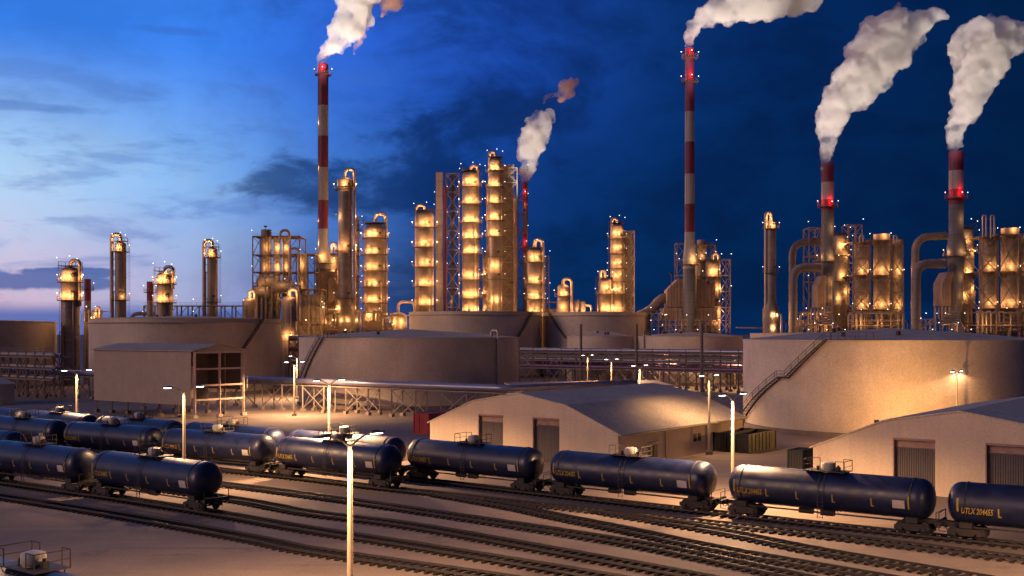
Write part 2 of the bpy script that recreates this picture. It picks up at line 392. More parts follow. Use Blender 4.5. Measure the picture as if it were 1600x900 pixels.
for k, (p, lab) in tracks.items():
    pts = SPL[k]; t = thing('railway_track', lab, 'railway track', tuple(pts[0]), 0, 'railway tracks of the yard')
    for sgn in (-1, 1):
        rb = MB(); prev = None; vs = []; fs = []
        for i in range(0, len(pts), 8):
            d = (pts[min(i + 8, len(pts) - 1)] - pts[max(i - 8, 0)]).normalized(); nn = Vector((-d.y, d.x, 0))
            c = pts[i] + nn * sgn * .75 - pts[0]
            for a, z in ((-.06, .15), (.06, .15), (.045, .30), (-.045, .30)): vs.append(c + nn * a + Vector((0, 0, z)))
        for i in range(len(vs) // 4 - 1):
            for j in range(4): fs.append((i * 4 + j, i * 4 + (j + 1) % 4, i * 4 + 4 + (j + 1) % 4, i * 4 + 4 + j))
        rb.add(vs, fs); rb.build('rail', MT['rail'], t)
    spots = []
    for n_, i in enumerate(range(0, len(pts), 5 if False else 3)):
        pass
    s_ = 0.0; idx = 0.0
    while idx < len(pts) - 2:
        i = int(idx); d = (pts[i + 1] - pts[i]).normalized(); q = pts[i].lerp(pts[i + 1], idx - i)
        spots.append((q - pts[0], math.atan2(d.y, d.x), q)); idx += .78 / .25
    def seen(q): return abs(q.x / max(q.y, 1)) < .49 and YH + F * H / q.y < 915
    vis = sorted([s for s in spots if seen(s[2])], key=lambda s: s[2].length)[:100]
    near = set(id(s) for s in vis)
    rest = MB()
    for s in spots:
        jit = random.uniform(-.02, .02)
        if id(s) in near:
            if sl_me is None:
                o = slp.build('sleeper', MT['sleeper'], t); sl_me = o.data
            else:
                o = bpy.data.objects.new('sleeper', sl_me); COL.objects.link(o); o.parent = t
            o.location = s[0]; o.rotation_euler = (0, 0, s[1] + jit)
        else: rest.box((s[0].x, s[0].y, .075), (.26, 2.6, .15), s[1] + jit)
    tag(rest.build('sleepers', MT['sleeper'], t), kind='stuff')

# ------------------------------------------------------------------ tank cars
def make_car():
    t = thing('tank_car', 'navy tank car', 'tank car', group='navy tank cars standing in the yard')
    rT, cz, hl = 1.6, 2.68, 8.45
    b = MB(); prof = [(0.001, -8.55), (.6, -8.5), (1.05, -8.36), (1.36, -8.12), (1.53, -7.86), (1.59, -7.6)]
    prof += [(rT, -7.4)] + [(rT, z) for z in (-5.6, -2.8, 0, 2.8, 5.6)] + [(rT, 7.4)] + [(r, -z) for r, z in reversed(prof[:6])]
    b.lathe(prof, 40)
    b.v = [(z, x, y + cz) for x, y, z in b.v]; b.f = [f[::-1] for f in b.f]; b.f = [f[::-1] for f in b.f]
    tank = b.build('tank_shell', MT['car'], t)
    for x in (-7.1, 7.1):
        bd = MB(); bd.tube([(x, (rT + .012) * math.sin(a), cz + (rT + .012) * math.cos(a)) for a in [R(q) for q in range(-150, 151, 15)]], .05, 5)
        bd.build('tank_band', MT['caru'], t)
    fr = MB()
    for sx in (-1, 1):
        fr.box((sx * 7.9, 0, 1.02), (2.6, .62, .34)); fr.box((sx * 7.1, 0, 1.12), (.9, 2.5, .42)); fr.box((sx * 9.0, 0, 1.05), (.22, 2.7, .3))
        for sy in (-1, 1):
            fr.beam((sx * 9.0, sy * 1.3, .55), (sx * 9.0, sy * 1.3, 1.9), .05); fr.beam((sx * 8.5, sy * 1.3, .55), (sx * 9.0, sy * 1.3, .55), .04)
            fr.beam((sx * 9.02, sy * 1.3, 1.9), (sx * 9.02, -sy * .02, 1.9), .04)
    for sy in (-1, 1): fr.box((0, sy * .95, .98), (13.2, .10, .12))
    fr.box((0, 0, .86), (1.1, .5, .45)); fr.rod((0, 0, .62), (0, 0, 1.1), .22, 10)
    fr.rod((-2.6, .45, .8), (-1.4, .45, .8), .26, 10)
    fr.build('underframe', MT['caru'], t)
    for sx in (-1, 1):
        bg_ = MB(); 
        for sy in (-1, 1):
            y = sy * 1.02
            sf = [(-1.35, .36), (-1.35, .66), (-.75, .84), (.75, .84), (1.35, .66), (1.35, .36), (1.0, .36), (.8, .56), (.45, .30), (-.45, .30), (-.8, .56), (-1.0, .36)]
            vs = [(sx * 7.1 + x, y - .09, z) for x, z in sf] + [(sx * 7.1 + x, y + .09, z) for x, z in sf]; n_ = len(sf)
            bg_.add(vs, [tuple(range(n_ - 1, -1, -1)), tuple(range(n_, 2 * n_))] + [(i, (i + 1) % n_, n_ + (i + 1) % n_, n_ + i) for i in range(n_)])
            for q in (-.25, 0, .25): bg_.rod((sx * 7.1 + q, y, .38), (sx * 7.1 + q, y, .72), .09, 8)
            for q in (-.9, .9): bg_.box((sx * 7.1 + q, y + sy * .10, .47), (.34, .16, .3))
        bg_.box((sx * 7.1, 0, .6), (.42, 2.0, .34))
        bo = bg_.build('bogie', MT['caru'], t)
        for q in (-.9, .9):
            w = MB()
            for sy in (-1, 1):
                w.lathe([(.001, -.07), (.40, -.07), (.46, -.05), (.46, .07), (.50, .085), (.50, .11), (.12, .11), (.001, .16)], 20)
                k = len(w.v) - 8 * 20
                w.v[k:] = [(x + sx * 7.1 + q, sy * (.76 - z), y + .46 + .0) for x, y, z in w.v[k:]]
            w.rod((sx * 7.1 + q, -.85, .46), (sx * 7.1 + q, .85, .46), .08, 8)
            w.build('wheelset', MT['wheel'], bo)
        c = MB(); c.box((sx * 9.15, 0, .86), (.5, .30, .30)); c.box((sx * 9.38, .05, .86), (.22, .42, .36)); c.box((sx * 9.40, -.2, .86), (.12, .10, .26))
        c.tube([(sx * 9.1, .35, .9), (sx * 9.25, .42, .55), (sx * 9.42, .35, .45)], .035, 6)
        c.build('coupler', MT['caru'], t)
    zt = cz + rT
    p = MB(); p.box((0, 0, zt + .06), (3.5, 1.9, .05))
    for x in (-1.5, 1.5):
        for y in (-.8, .8): p.beam((x, y, zt + .04), (x * .97, y * .9, zt - .35), .05)
    plat = p.build('walkway', MT['dark'], t)
    for sx in (-1, 1):
        r_ = MB()
        for y in (-.93, .93): r_.beam((sx * 1.72, y, zt + .06), (sx * 1.72, y, zt + .95), .045); r_.beam((sx * 1.0, y, zt + .06), (sx * 1.0, y, zt + .95), .045); r_.beam((sx * 1.72, y, zt + .95), (sx * 1.0, y, zt + .95), .045)
        r_.beam((sx * 1.72, -.93, zt + .95), (sx * 1.72, .93, zt + .95), .045); r_.beam((sx * 1.72, -.93, zt + .5), (sx * 1.72, .93, zt + .5), .035)
        r_.build('railing', MT['dark'], plat)
    d = MB(); d.lathe([(.50, -.25), (.50, .10), (.56, .12), (.60, .18), (.60, .58), (.55, .68), (.3, .76), (.001, .78)], 20, (.05, 0, zt + .04))
    d.build('hatch_dome', MT['dome'], t)
    f_ = MB(); f_.box((.85, .1, zt + .22), (.32, .32, .3)); f_.rod((.85, .1, zt + .3), (.85, .1, zt + .52), .1, 8)
    f_.build('valve', MT['caru'], t); f_ = MB(); f_.rod((-.75, -.2, zt + .05), (-.75, -.2, zt + .42), .12, 8); f_.build('vent_pipe', MT['caru'], t)
    for sy in (-1, 1):
        l = MB()
        path = [(sy * (rT + .16) * math.sin(a), cz + (rT + .12) * math.cos(a)) for a in [R(q) for q in (30, 45, 60, 75, 90)]] + [(sy * (rT + .16), 1.0), (sy * (rT + .16), .62)]
        for x in (-.22, .22):
            for (y0, z0), (y1, z1) in zip(path, path[1:]): l.beam((x, y0, z0), (x, y1, z1), .04)
        for i in range(9): z = .72 + i * .3; yy = rT + .16 if z < cz else (rT + .14) * math.cos(math.asin(min(1, (z - cz) / (rT + .12)))); l.beam((-.22, sy * yy, z), (.22, sy * yy, z), .03)
        l.build('ladder', MT['dark'], t)
    def patch(x0, x1, z0, z1, y=-1, e=.012):                 # a marking that follows the curve of the shell
        vs = []; n_ = 4
        for i in range(n_ + 1):
            z = z0 + (z1 - z0) * i / n_; yy = math.sqrt((rT + e) ** 2 - (z - cz) ** 2)
            vs += [(x0, y * yy, z), (x1, y * yy, z)]
        return vs, [(2 * i, 2 * i + 1, 2 * i + 3, 2 * i + 2) for i in range(n_)]
    for x in (-7.62, 7.0):
        m = MB(); zt_ = 2.2 if x < 0 else 2.0
        m.add(*patch(x - .07, x + .07, zt_, zt_ + 1.0)); m.build('stripe', MT['yellow'], t)
    for x in (-4.75, -2.1, .95, 4.1):
        m = MB(); m.add(*patch(x - .055, x + .055, 1.95, 2.62)); m.add(*patch(x + .057, x + .20, 1.95, 2.05)); m.build('mark', MT['yellow'], t)
    m = MB(); m.add(*patch(5.75, 6.7, 2.0, 2.65)); m.build('placard', MT['placard'], t)
    cu = bpy.data.curves.new('txt', 'FONT'); cu.body = 'UTLX 204455'; cu.size = .62; cu.shear = .25; cu.offset = .016; cu.resolution_u = 2; cu.align_x = 'LEFT'
    to = bpy.data.objects.new('txt', cu); COL.objects.link(to); bpy.context.view_layer.update()
    me = bpy.data.meshes.new_from_object(to.evaluated_get(bpy.context.evaluated_depsgraph_get())); bpy.data.objects.remove(to)
    bm = bmesh.new(); bm.from_mesh(me); w_ = max(v.co.x for v in bm.verts); sc = 2.3 / w_
    for v in bm.verts:
        z = v.co.y * 1.05 + 2.08; v.co = Vector((-7.4 + v.co.x * sc, -math.sqrt((rT + .04) ** 2 - (z - cz) ** 2), z))
    bm.to_mesh(me); bm.free(); me.materials.clear(); me.materials.append(MT['yellow'])
    o = bpy.data.objects.new('lettering', me); COL.objects.link(o); o.parent = t
    return t
def nearest(k, q): return min(range(len(SPL[k])), key=lambda i: (SPL[k][i] - q).length)
BOG = 14.2
def place_car(o, k, s):                                     # s = index (quarter metres) of the left bogie
    pts = SPL[k]; a = pts[max(0, min(len(pts) - 1, int(s)))]; b = pts[max(0, min(len(pts) - 1, int(s + BOG * 4)))]
    o.location = (a + b) / 2 + Vector((0, 0, .30)); d = b - a; o.rotation_euler = (0, 0, math.atan2(d.y, d.x))
car0 = make_car(); index_kids(); used = False
specs = []
pA = nearest('A', ground(1166, 809)) + 1; pitch = 18.9 * 4
for k, lab in ((.965, 'navy tank car cut off by the right edge of the picture, lettering large and clear'),
               (0, 'navy tank car between the bright lamp pole and the right edge car'),
               (-1, 'navy tank car with pale domed end, just left of the bright lamp pole'),
               (-2, 'navy tank car directly below the two doors of the middle warehouse'),
               (-3, 'rear row car mostly hidden behind the one at the tall lamp pole'),
               (-4, 'rear row tank car with shiny rounded right end beside the thin lamp pole'),
               (-5, 'rear row tank car showing only its top below the stilted shed'),
               (-6, 'rear row tank car showing only its top beside the white lamp pole at left'),
               (-7, 'rearmost tank car at the left edge with a pinkish rounded end')): specs.append(('A', pA + k * pitch, lab))
pB = nearest('B', ground(604, 765)) - BOG * 4
for k, lab in ((0, 'middle row tank car directly behind the tall double headed lamp'),
               (-1, 'middle row tank car standing behind the thin lamp pole'),
               (-2, 'middle row tank car behind the dome of the frontmost two cars'),
               (-3, 'middle row tank car running to the left edge, below the white lamp pole')): specs.append(('B', pB + k * pitch, lab))
pC = nearest('C', ground(318, 801)) - BOG * 4
specs.append(('C', pC, 'front row tank car with nothing coupled to its right end'))
specs.append(('C', pC - pitch, 'front row tank car at the left edge, coupled to the last car'))
pT = nearest('T4', Vector((-56.5, 124.8, 0)))
specs.append(('T4', pT - 16.4 * 4, 'lone tank car end showing behind the front row at the left edge'))
specs.append(('F', nearest('F', Vector((-23.2, 52.9, 0))) - 7.1 * 4, 'closest tank car, only its hatch dome and railings showing at the lower left corner'))
for i, (k, s, lab) in enumerate(specs):
    o = car0 if i == 0 else copy_tree(car0)
    o['label'] = lab; place_car(o, k, s)

# ------------------------------------------------------------------ street lamps
ARM = Vector((.64, .77, 0))
def lamp_proto():
    t = thing('street_lamp', 'lamp', 'street lamp', group='double headed street lamps around the yard')
    MB().lathe([(.34, 0), (.30, .12), (.19, .14), (.13, 9.3), (.09, 9.9)], 12).build('pole', MT['pole'], t)
    b = MB(); b.box((0, 0, .2), (.8, .8, .4)); b.build('footing', MT['plinth'], t)
    for s in (-1, 1):
        MB().tube([Vector((0, 0, 9.75)), ARM * s * .55 + Vector((0, 0, 10.12)), ARM * s * 1.3 + Vector((0, 0, 10.42)), ARM * s * 1.65 + Vector((0, 0, 10.46))], .055, 6).build('arm', MT['pole'], t)
        h = MB(); a = math.atan2(ARM.y, ARM.x); c = ARM * s * 1.95
        h.box((c.x, c.y, 10.47), (.95, .34, .14), a); h.box((c.x - ARM.x * s * .2, c.y - ARM.y * s * .2, 10.56), (.45, .24, .06), a)
        ho = h.build('lamp_head', MT['head'], t)
        l = MB(); l.box((c.x, c.y, 10.375), (.72, .26, .05), a); l.build('lens', MT['lens'], ho)
    return t
lamp0 = lamp_proto(); index_kids()
LAMPC = (1.0, .56, .27)
lamps = [(547, 694.5, 1.3, 'tallest looking street lamp, its pole running out of the bottom of the picture'),
         (514.3, 600.5, 2.0, 'white lit street lamp rising behind the tank cars, centre left'),
         (460, 569.5, 1.7, 'street lamp whose foot stands in the bright pool of light by the trestle'),
         (287.5, 612.5, .5, 'dim yellow street lamp between the front and middle row of cars'),
         (120, 583.7, .7, 'white lit street lamp left of the stilted shed'),
         (1145, 624.8, 1.4, 'brightest street lamp, between the two warehouses behind the train'),
         (1108, 592.5, .2, 'dull street lamp beside the side wall of the middle warehouse'),
         (999.6, 575.6, .9, 'white street lamp above the ridge of the middle warehouse roof'),
         (955.5, 565, .4, 'thin street lamp with raised arm under the pipe rack, left of the white one'),
         (918, 558, .5, 'farthest double street lamp under the pipe rack'),
         (1495, 585.5, .05, 'street lamp in front of the big right hand tank, above the warehouse roof')]
def add_lamp(i, loc, e, lab, name='street_lamp'):
    o = lamp0 if i == 0 else copy_tree(lamp0); o['label'] = lab; o.location = loc
    for s in (-1, 1):
        d = bpy.data.lights.new('lamp_light', 'SPOT'); d.spot_size = R(158); d.spot_blend = .35; d.energy = 11500 * e; d.color = LAMPC; d.shadow_soft_size = .16
        lo = bpy.data.objects.new('lamp_light', d); COL.objects.link(lo); lo.parent = o; lo.location = ARM * s * 1.95 + Vector((0, 0, 10.22))
    return o
i = 0
for px, py, e, lab in lamps:
    Y = 6.1 * F / (py - YH); add_lamp(i, ((px - 800) / F * Y, Y, 0), e, lab); i += 1
for (x, y, e, lab) in ((36, 60, 1.1, 'added street lamp beside the tracks, unseen outside the right side of the picture'),
                       (6, 76, 0, ''), (-36, 62, .25, 'added street lamp beside the tracks, unseen outside the lower left of the picture')):  # lamps added out of view to light the yard from the sides
    if e: add_lamp(i, (x, y, 0), e, lab); i += 1
for px, Y, lab in ((1044.5, 345 - 27, 'bright far street lamp post seen through the pipe rack'), (1153, 306, 'bright far street lamp post at the left edge of the right hand tank'), (464, 262, 'small street lamp between the two tanks beside the stairs'), (610, 330, '')):
    if lab: add_lamp(i, ((px - 800) / F * Y, Y, 0), 1.2, lab); i += 1

# ------------------------------------------------------------------ storage tanks
def hit(c, r, px):
    d = Vector(((px - 800) / F, 1)).normalized(); cv = Vector((c[0], c[1])); b = d.dot(cv); disc = b * b - cv.length_squared + r * r
    tt = b - math.sqrt(max(disc, 0)); p = d * tt - cv; a = math.atan2(p.y, p.x)
    return a - 2 * math.pi if a > 0 else a
def storage_tank(c, r, h, peak, lab, group='cylindrical storage tanks', stair=None, girder=False, pipes=()):
    t = thing('storage_tank', lab, 'storage tank', (c[0], c[1], 0), 0, group)
    MB().lathe([(r + .5, 0), (r + .5, .75), (r + .05, .8)], 96).build('plinth', MT['plinth'], t)
    MB().lathe([(r, .8), (r, h - .25), (r + .12, h - .22), (r + .12, h)], 96).build('shell', MT['tank'], t)
    MB().lathe([(r - .02, h + .01), (r * .6, h + (peak - h) * .5), (.4, peak), (.001, peak + .05)], 96).build('roof', MT['troof'], t)
    if girder: MB().lathe([(r + .02, h - 1.3), (r + .7, h - 1.2), (r + .7, h - 1.05), (r + .02, h - 1.0)], 96).build('wind_girder', MT['tank'], t)
    rl = MB()
    if stair:
        p0, p1, z0, z1, land = stair; a0, a1 = hit(c, r, p0), hit(c, r, p1)
        pts = [(a0, z0), (a1, z1)] if not land else [(a0, z0), (hit(c, r, land[0]), land[2]), (hit(c, r, land[1]), land[2]), (a1, z1)]
        st = MB(); rs = MB()
        P3 = lambda a, z, rr: Vector((math.cos(a) * rr, math.sin(a) * rr, z))
        for (aa, za), (ab, zb) in zip(pts, pts[1:]):
            n_ = max(3, int(abs(zb - za) / .28) if zb != za else 3)
            for k in range(n_):
                u0, u1 = k / n_, (k + 1) / n_; A = [aa + (ab - aa) * u0, aa + (ab - aa) * u1]; Z = [za + (zb - za) * u0, za + (zb - za) * u1]
                for rr in (r + .15, r + 1.1):
                    st.beam(P3(A[0], Z[0], rr), P3(A[1], Z[1], rr), .16)
                st.beam(P3(A[0], Z[0] + .1, r + .1), P3(A[0], Z[0] + .1, r + 1.1), .12)
                rs.beam(P3(A[0], Z[0] + 1.1, r + 1.12), P3(A[1], Z[1] + 1.1, r + 1.12), .07); rs.beam(P3(A[0], Z[0] + .6, r + 1.12), P3(A[1], Z[1] + .6, r + 1.12), .05)
                if k % 4 == 0: rs.beam(P3(A[0], Z[0], r + 1.12), P3(A[0], Z[0] + 1.1, r + 1.12), .07)
        so = st.build('stairs', MT['dark'], t); rs.build('handrail', MT['dark'], so)
        pf = MB(); dirn = 1 if a1 > a0 else -1
        for k in range(8):
            A0, A1 = a1 + dirn * k * 1.0 / r, a1 + dirn * (k + 1) * 1.0 / r
            pf.beam(P3(A0, h + .05, r + .9), P3(A1, h + .05, r + .9), .12)
            for zz in (.6, 1.15): pf.beam(P3(A0, h + zz, r + .9), P3(A1, h + zz, r + .9), .06)
            pf.beam(P3(A0, h, r + .9), P3(A0, h + 1.15, r + .9), .07)
            if k % 4 == 0: pf.beam(P3(A0, h, r - 1), P3(A0, h + 1.15, r - 1), .07); pf.beam(P3(A0, h + 1.15, r - 1), P3(A0, h + 1.15, r + .9), .06)
        pf.build('landing', MT['dark'], t)
    for q in pipes:
        a = hit(c, r, q); x, y = math.cos(a) * (r + .45), math.sin(a) * (r + .45); x2, y2 = math.cos(a) * (r - 1.2), math.sin(a) * (r - 1.2)
        MB().tube(bent([(x, y, .1), (x, y, h + 1.5), (x2, y2, h + 1.5), (x2, y2, h - .3)], .5), .28, 8).build('riser_pipe', MT['pipe'], t)
    v = MB()
    for k in range(3):
        a = random.uniform(2.5, 5.5); q = r * random.uniform(.3, .8); v.rod((math.cos(a) * q, math.sin(a) * q, h + .2), (math.cos(a) * q, math.sin(a) * q, h + (peak - h) * (1 - q / r) + .8), .35, 10)
    v.build('roof_vent', MT['dark'], t)
    return t
storage_tank((64, 184.9), 24.2, 14.9, 16.8, 'big pale storage tank on the right with a zigzag stair up its side', stair=(1163, 1293, .6, 14.9, (1222, 1233, 8.9)))
storage_tank((-23.5, 250), 25, 15.0, 16.8, 'wide low conical roof tank behind the white pipe trestle', stair=(473, 506, 4.5, 15.0, None), pipes=(775,))
storage_tank((-89.6, 300), 25.3, 19.8, 20.6, 'tall tank directly behind the stilted shed', stair=(360, 408, 8, 19.8, None), girder=True)
storage_tank((-162, 325), 24, 19.4, 20.1, 'tank cut off by the left edge of the picture', stair=None)
storage_tank((-13.6, 400), 24.1, 23.5, 24.0, 'tall far tank below the two tallest columns', stair=(806, 829, 14, 23.5, None), girder=True)
storage_tank((31.5, 407), 20.0, 23.4, 23.9, 'tall far tank touching the other, right of the seam', stair=(886, 860, 14, 23.4, None), girder=True)
storage_tank((28.4, 350), 10.6, 15.0, 16.6, 'small cone roofed tank behind the pipe rack, left of the wider one')
storage_tank((56.5, 347), 16.6, 14.9, 16.3, 'wide cone roofed tank behind the right half of the pipe rack', pipes=(1008,))
storage_tank((95, 322), 24.0, 15.9, 16.2, 'flat tank mostly hidden behind the big right hand tank')

# ------------------------------------------------------------------ warehouses
def warehouse(A, B, depth, lab, side_doors=True):
    A, B = Vector((*A, 0)), Vector((*B, 0)); w = (B - A).length; d = (B - A) / w; ang = math.atan2(d.y, d.x)
    t = thing('warehouse', lab, 'warehouse', tuple(A), ang, 'cream gabled warehouses')
    prof = [(0, 4.08), (.25, 7.05), (.5, 8.3), (.75, 7.05), (1, 4.08)]
    pz = lambda u: next(z0 + (z1 - z0) * (u - u0) / (u1 - u0) for (u0, z0), (u1, z1) in zip(prof, prof[1:]) if u0 <= u <= u1)
    doors = [(.281, .42), (.577, .7146)]; dz = 5.5; rec = .45
    xs = sorted({0, .25, .281, .42, .5, .577, .7146, .75, 1}); wm = MB()
    inside = lambda a, b: any(a >= p - 1e-6 and b <= q + 1e-6 for p, q in doors)
    for a, b in zip(xs, xs[1:]):
        z0 = dz if inside(a, b) else 0
        wm.add([(a * w, 0, z0), (b * w, 0, z0), (b * w, 0, pz(b)), (a * w, 0, pz(a))], [(0, 1, 2, 3)])
        wm.add([(a * w, depth, 0), (b * w, depth, 0), (b * w, depth, pz(b)), (a * w, depth, pz(a))], [(3, 2, 1, 0)])
    for x in (0, w): wm.add([(x, 0, 0), (x, depth, 0), (x, depth, 4.08), (x, 0, 4.08)], [(0, 1, 2, 3) if x else (3, 2, 1, 0)])
    for p, q in doors:
        p, q = p * w, q * w
        wm.add([(p, 0, 0), (p, rec, 0), (p, rec, dz), (p, 0, dz)], [(3, 2, 1, 0)]); wm.add([(q, 0, 0), (q, rec, 0), (q, rec, dz), (q, 0, dz)], [(0, 1, 2, 3)])
        wm.add([(p, 0, dz), (q, 0, dz), (q, rec, dz), (p, rec, dz)], [(0, 1, 2, 3)])
        # a pilaster strip of plaster either side
    wm.build('wall', MT['wall'], t)
    rf = MB(); ov = .35
    for (u0, z0), (u1, z1) in zip(prof, prof[1:]):
        x0, x1 = u0 * w, u1 * w
        if u0 == 0: x0 -= .4; z0 -= .25
        if u1 == 1: x1 += .4; z1 -= .25
        vs = [(x0, -.12, z0 + .03), (x1, -.12, z1 + .03), (x1, depth + ov, z1 + .03), (x0, depth + ov, z0 + .03)]
        vs += [(x, y, z + .16) for x, y, z in vs]
        rf.add(vs, [(3, 2, 1, 0), (4, 5, 6, 7), (0, 1, 5, 4), (1, 2, 6, 5), (2, 3, 7, 6), (3, 0, 4, 7)])
    rf.build('roof', MT['wroof'], t)
    for p, q in doors:
        p, q = p * w, q * w; c = (p + q) / 2
        s = MB(); s.box((c, rec + .06, 2.2), (q - p, .08, 4.4)); s.box((c, rec - .02, 4.46), (q - p, .16, .16))
        for k in range(int((q - p) / .22)): s.box((p + .11 + k * .22, rec + .015, 2.15), (.07, .03, 4.2))
        s.build('roller_shutter', MT['shutter'], t)
        x = MB(); x.box((c, rec + .10, 5.0), (q - p, .08, 1.0)); x.build('shutter_box', MT['lintel'], t)
        y = MB(); y.box((c, .10, dz - .1), (q - p - .01, .34, .2)); y.box((p + .06, .2, 2.7), (.12, .42, 5.4)); y.build('door_frame', MT['lintel'], t)
    if side_doors:
        for yy in (7.5, 8.6):
            s = MB(); s.box((w + .04, yy, 1.05), (.10, .95, 2.1)); s.build('side_door', MT['shutter'], t)
        for yy in (19, 20.2):
            s = MB(); s.box((w + .04, yy, 2.2), (.08, .7, 1.0)); s.build('side_window', MT['dark'], t)
        s = MB(); s.box((w + .35, 8.0, 2.5), (.7, 2.6, .08)); s.build('door_canopy', MT['dome'], t)
    g_ = MB(); g_.rod((w + .48, 0, 3.82), (w + .48, depth, 3.82), .09, 8)
    for yy in (.3, 11, 22, depth - .3): g_.rod((w + .12, yy, 0), (w + .12, yy, 3.8), .06, 6)
    g_.build('gutter', MT['trestle'], t)
    return t
w1 = warehouse((-11, 146), (12.5, 128), 33.6, 'cream warehouse in the middle of the picture with two roller shutter doors')
A2 = Vector((31.6, 114.2, 0)); B2 = A2 + Vector((.794, -.608, 0)) * 29.6
warehouse((A2.x, A2.y), (B2.x, B2.y), 33.6, 'cream warehouse cut off by the right edge, nearest to the viewer')

# ------------------------------------------------------------------ containers, skips, hut
def container(name, lab, cat, o, a, b, h, m, open_top=False, rz=None):
    t = thing(name, lab, cat, tuple(o), YAW if rz is None else rz)
    q = MB(); th = .12
    q.box((a / 2, th / 2, h / 2), (a, th, h)); q.box((a / 2, b - th / 2, h / 2), (a, th, h)); q.box((th / 2, b / 2, h / 2), (th, b - 2 * th, h)); q.box((a - th / 2, b / 2, h / 2), (th, b - 2 * th, h)); q.box((a / 2, b / 2, .1), (a - 2 * th, b - 2 * th, .16))
    if not open_top: q.box((a / 2, b / 2, h - .06), (a - 2 * th, b - 2 * th, .1))
    q.build('body', m, t)
    e = MB()
    for x in (0, a):
        for y in (0, b): e.box((x, y, h / 2), (.18, .18, h + .06))
    for z in (.06, h): 
        for y in (0, b): e.box((a / 2, y, z), (a, .16, .14))
        for x in (0, a): e.box((x, b / 2, z), (.16, b, .14))
    for k in range(1, int(a / 1.1)): e.box((k * 1.1, -.04, h / 2), (.09, .07, h - .2))
    for k in range(1, int(b / 1.1)): e.box((-.04, k * 1.1, h / 2), (.07, .09, h - .2)); e.box((a + .04, k * 1.1, h / 2), (.07, .09, h - .2))
    e.build('corner_frame', m, t)
    return t
container('dark_container', 'dark open container standing beside the side wall of the middle warehouse', 'container', (28.7 - 4 * UX.x, 146 - 4 * UX.y, 0), 4.0, 8.6, 2.5, MT['skip'], True)
container('dark_container', 'dark open container on the yard side of its twin, away from the warehouse wall', 'container', (29.0, 145.8, 0), 2.9, 8.6, 2.5, MT['skip'], True)
container('equipment_cabinet', 'small dark cabinet against the left corner of the right hand warehouse', 'cabinet', (29.9, 117.8, 0), 1.6, 3.0, 3.3, MT['skip'])
container('shipping_container', 'red shipping container behind the left corner of the middle warehouse', 'container', (-15.6, 173, 0), 3.0, 10.5, 3.2, MT['redbox'], rz=math.atan2(UX.y, UX.x) + .05)
hut = thing('hut', 'small pale gabled hut at the left edge of the picture', 'hut', (-126, 245, 0), YAW)
hb = MB(); pr = [(0, 0), (12, 0), (12, 4.6), (6, 5.8), (0, 4.6)]
hb.add([(x, 0, z) for x, z in pr] + [(x, 8, z) for x, z in pr], [tuple(range(5)), tuple(range(9, 4, -1))] + [((i + 1) % 5, i, 5 + i, 5 + (i + 1) % 5) for i in (4, 1, 0)])
hb.build('wall', MT['tank'], hut)
hr = MB(); hr.add([(-.3, -.3, 4.6), (6, -.3, 5.9), (12.3, -.3, 4.6), (12.3, 8.3, 4.6), (6, 8.3, 5.9), (-.3, 8.3, 4.6)], [(0, 1, 4, 5), (1, 2, 3, 4)]); hr.build('roof', MT['troof'], hut)
hd = MB(); hd.box((9.2, -.03, 1.7), (3.2, .1, 3.4)); hd.build('door', MT['lintel'], hut)

# ------------------------------------------------------------------ stilted shed
shed = thing('stilted_shed', 'large grey clad shed on stilts with an open steel end bay', 'shed', (-59.3, 203, 0), YAW)
# local x: along the open front (to the right), local y: backwards; axes follow the photo's corner points
fx = Vector((7.2, 8.3, 0)).normalized(); fy = Vector((-25.1, 17, 0)).normalized(); shed.rotation_euler = (0, 0, 0)
Q = lambda a, b, z: fx * a + fy * b + Vector((0, 0, z))
Wd, Ln = 11.0, 30.5
def quadbox(mb, a0, a1, b0, b1, z0, z1):
    vs = [Q(a, b, z) for z in (z0, z1) for a, b in ((a0, b0), (a1, b0), (a1, b1), (a0, b1))]
    mb.add(vs, [(3, 2, 1, 0), (4, 5, 6, 7), (0, 1, 5, 4), (1, 2, 6, 5), (2, 3, 7, 6), (3, 0, 4, 7)])
s = MB(); quadbox(s, Wd - .15, Wd, .8, Ln, 5.0, 12.4); quadbox(s, .2, Wd - .2, 10.0, 10.2, 2.4, 12.3); s.build('inner_wall', MT['shutter'], shed)  # cladding seen from inside, darkened in colour for the dim interior
s = MB(); quadbox(s, 0, .15, 1.0, Ln, 2.4, 12.5); quadbox(s, .16, Wd - .16, Ln - .15, Ln, 2.4, 12.5)
s.build('cladding', MT['shed'], shed)
s = MB()
for a0, z0, a1, z1 in ((-.5, 12.5, Wd / 2, 13.75), (Wd / 2, 13.75, Wd + .9, 12.5)):
    vs = [Q(a0, -.3, z0 + .02), Q(a1, -.3, z1 + .02), Q(a1, Ln + .3, z1 + .02), Q(a0, Ln + .3, z0 + .02)]; vs += [v + Vector((0, 0, .15)) for v in vs]
    s.add(vs, [(3, 2, 1, 0), (4, 5, 6, 7), (0, 1, 5, 4), (1, 2, 6, 5), (2, 3, 7, 6), (3, 0, 4, 7)])
s.add([Q(0, -.1, 12.4), Q(Wd, -.1, 12.4), Q(Wd / 2, -.1, 13.7)], [(0, 1, 2)])
s.build('roof', MT['shroof'], shed)
for a in (0.1, Wd / 2, Wd - .1):
    s = MB(); s.beam(Q(a, 0, 0), Q(a, 0, 12.4), .42); quadbox(s, a - .45, a + .45, -.45, .45, 0, .55); s.build('column', MT['frame'], shed)
for z in (12.3, 9.2, 6.1, 3.4) :
    s = MB(); s.beam(Q(0, 0, z), Q(Wd, 0, z), .34); s.build('crossbeam', MT['frame'], shed)
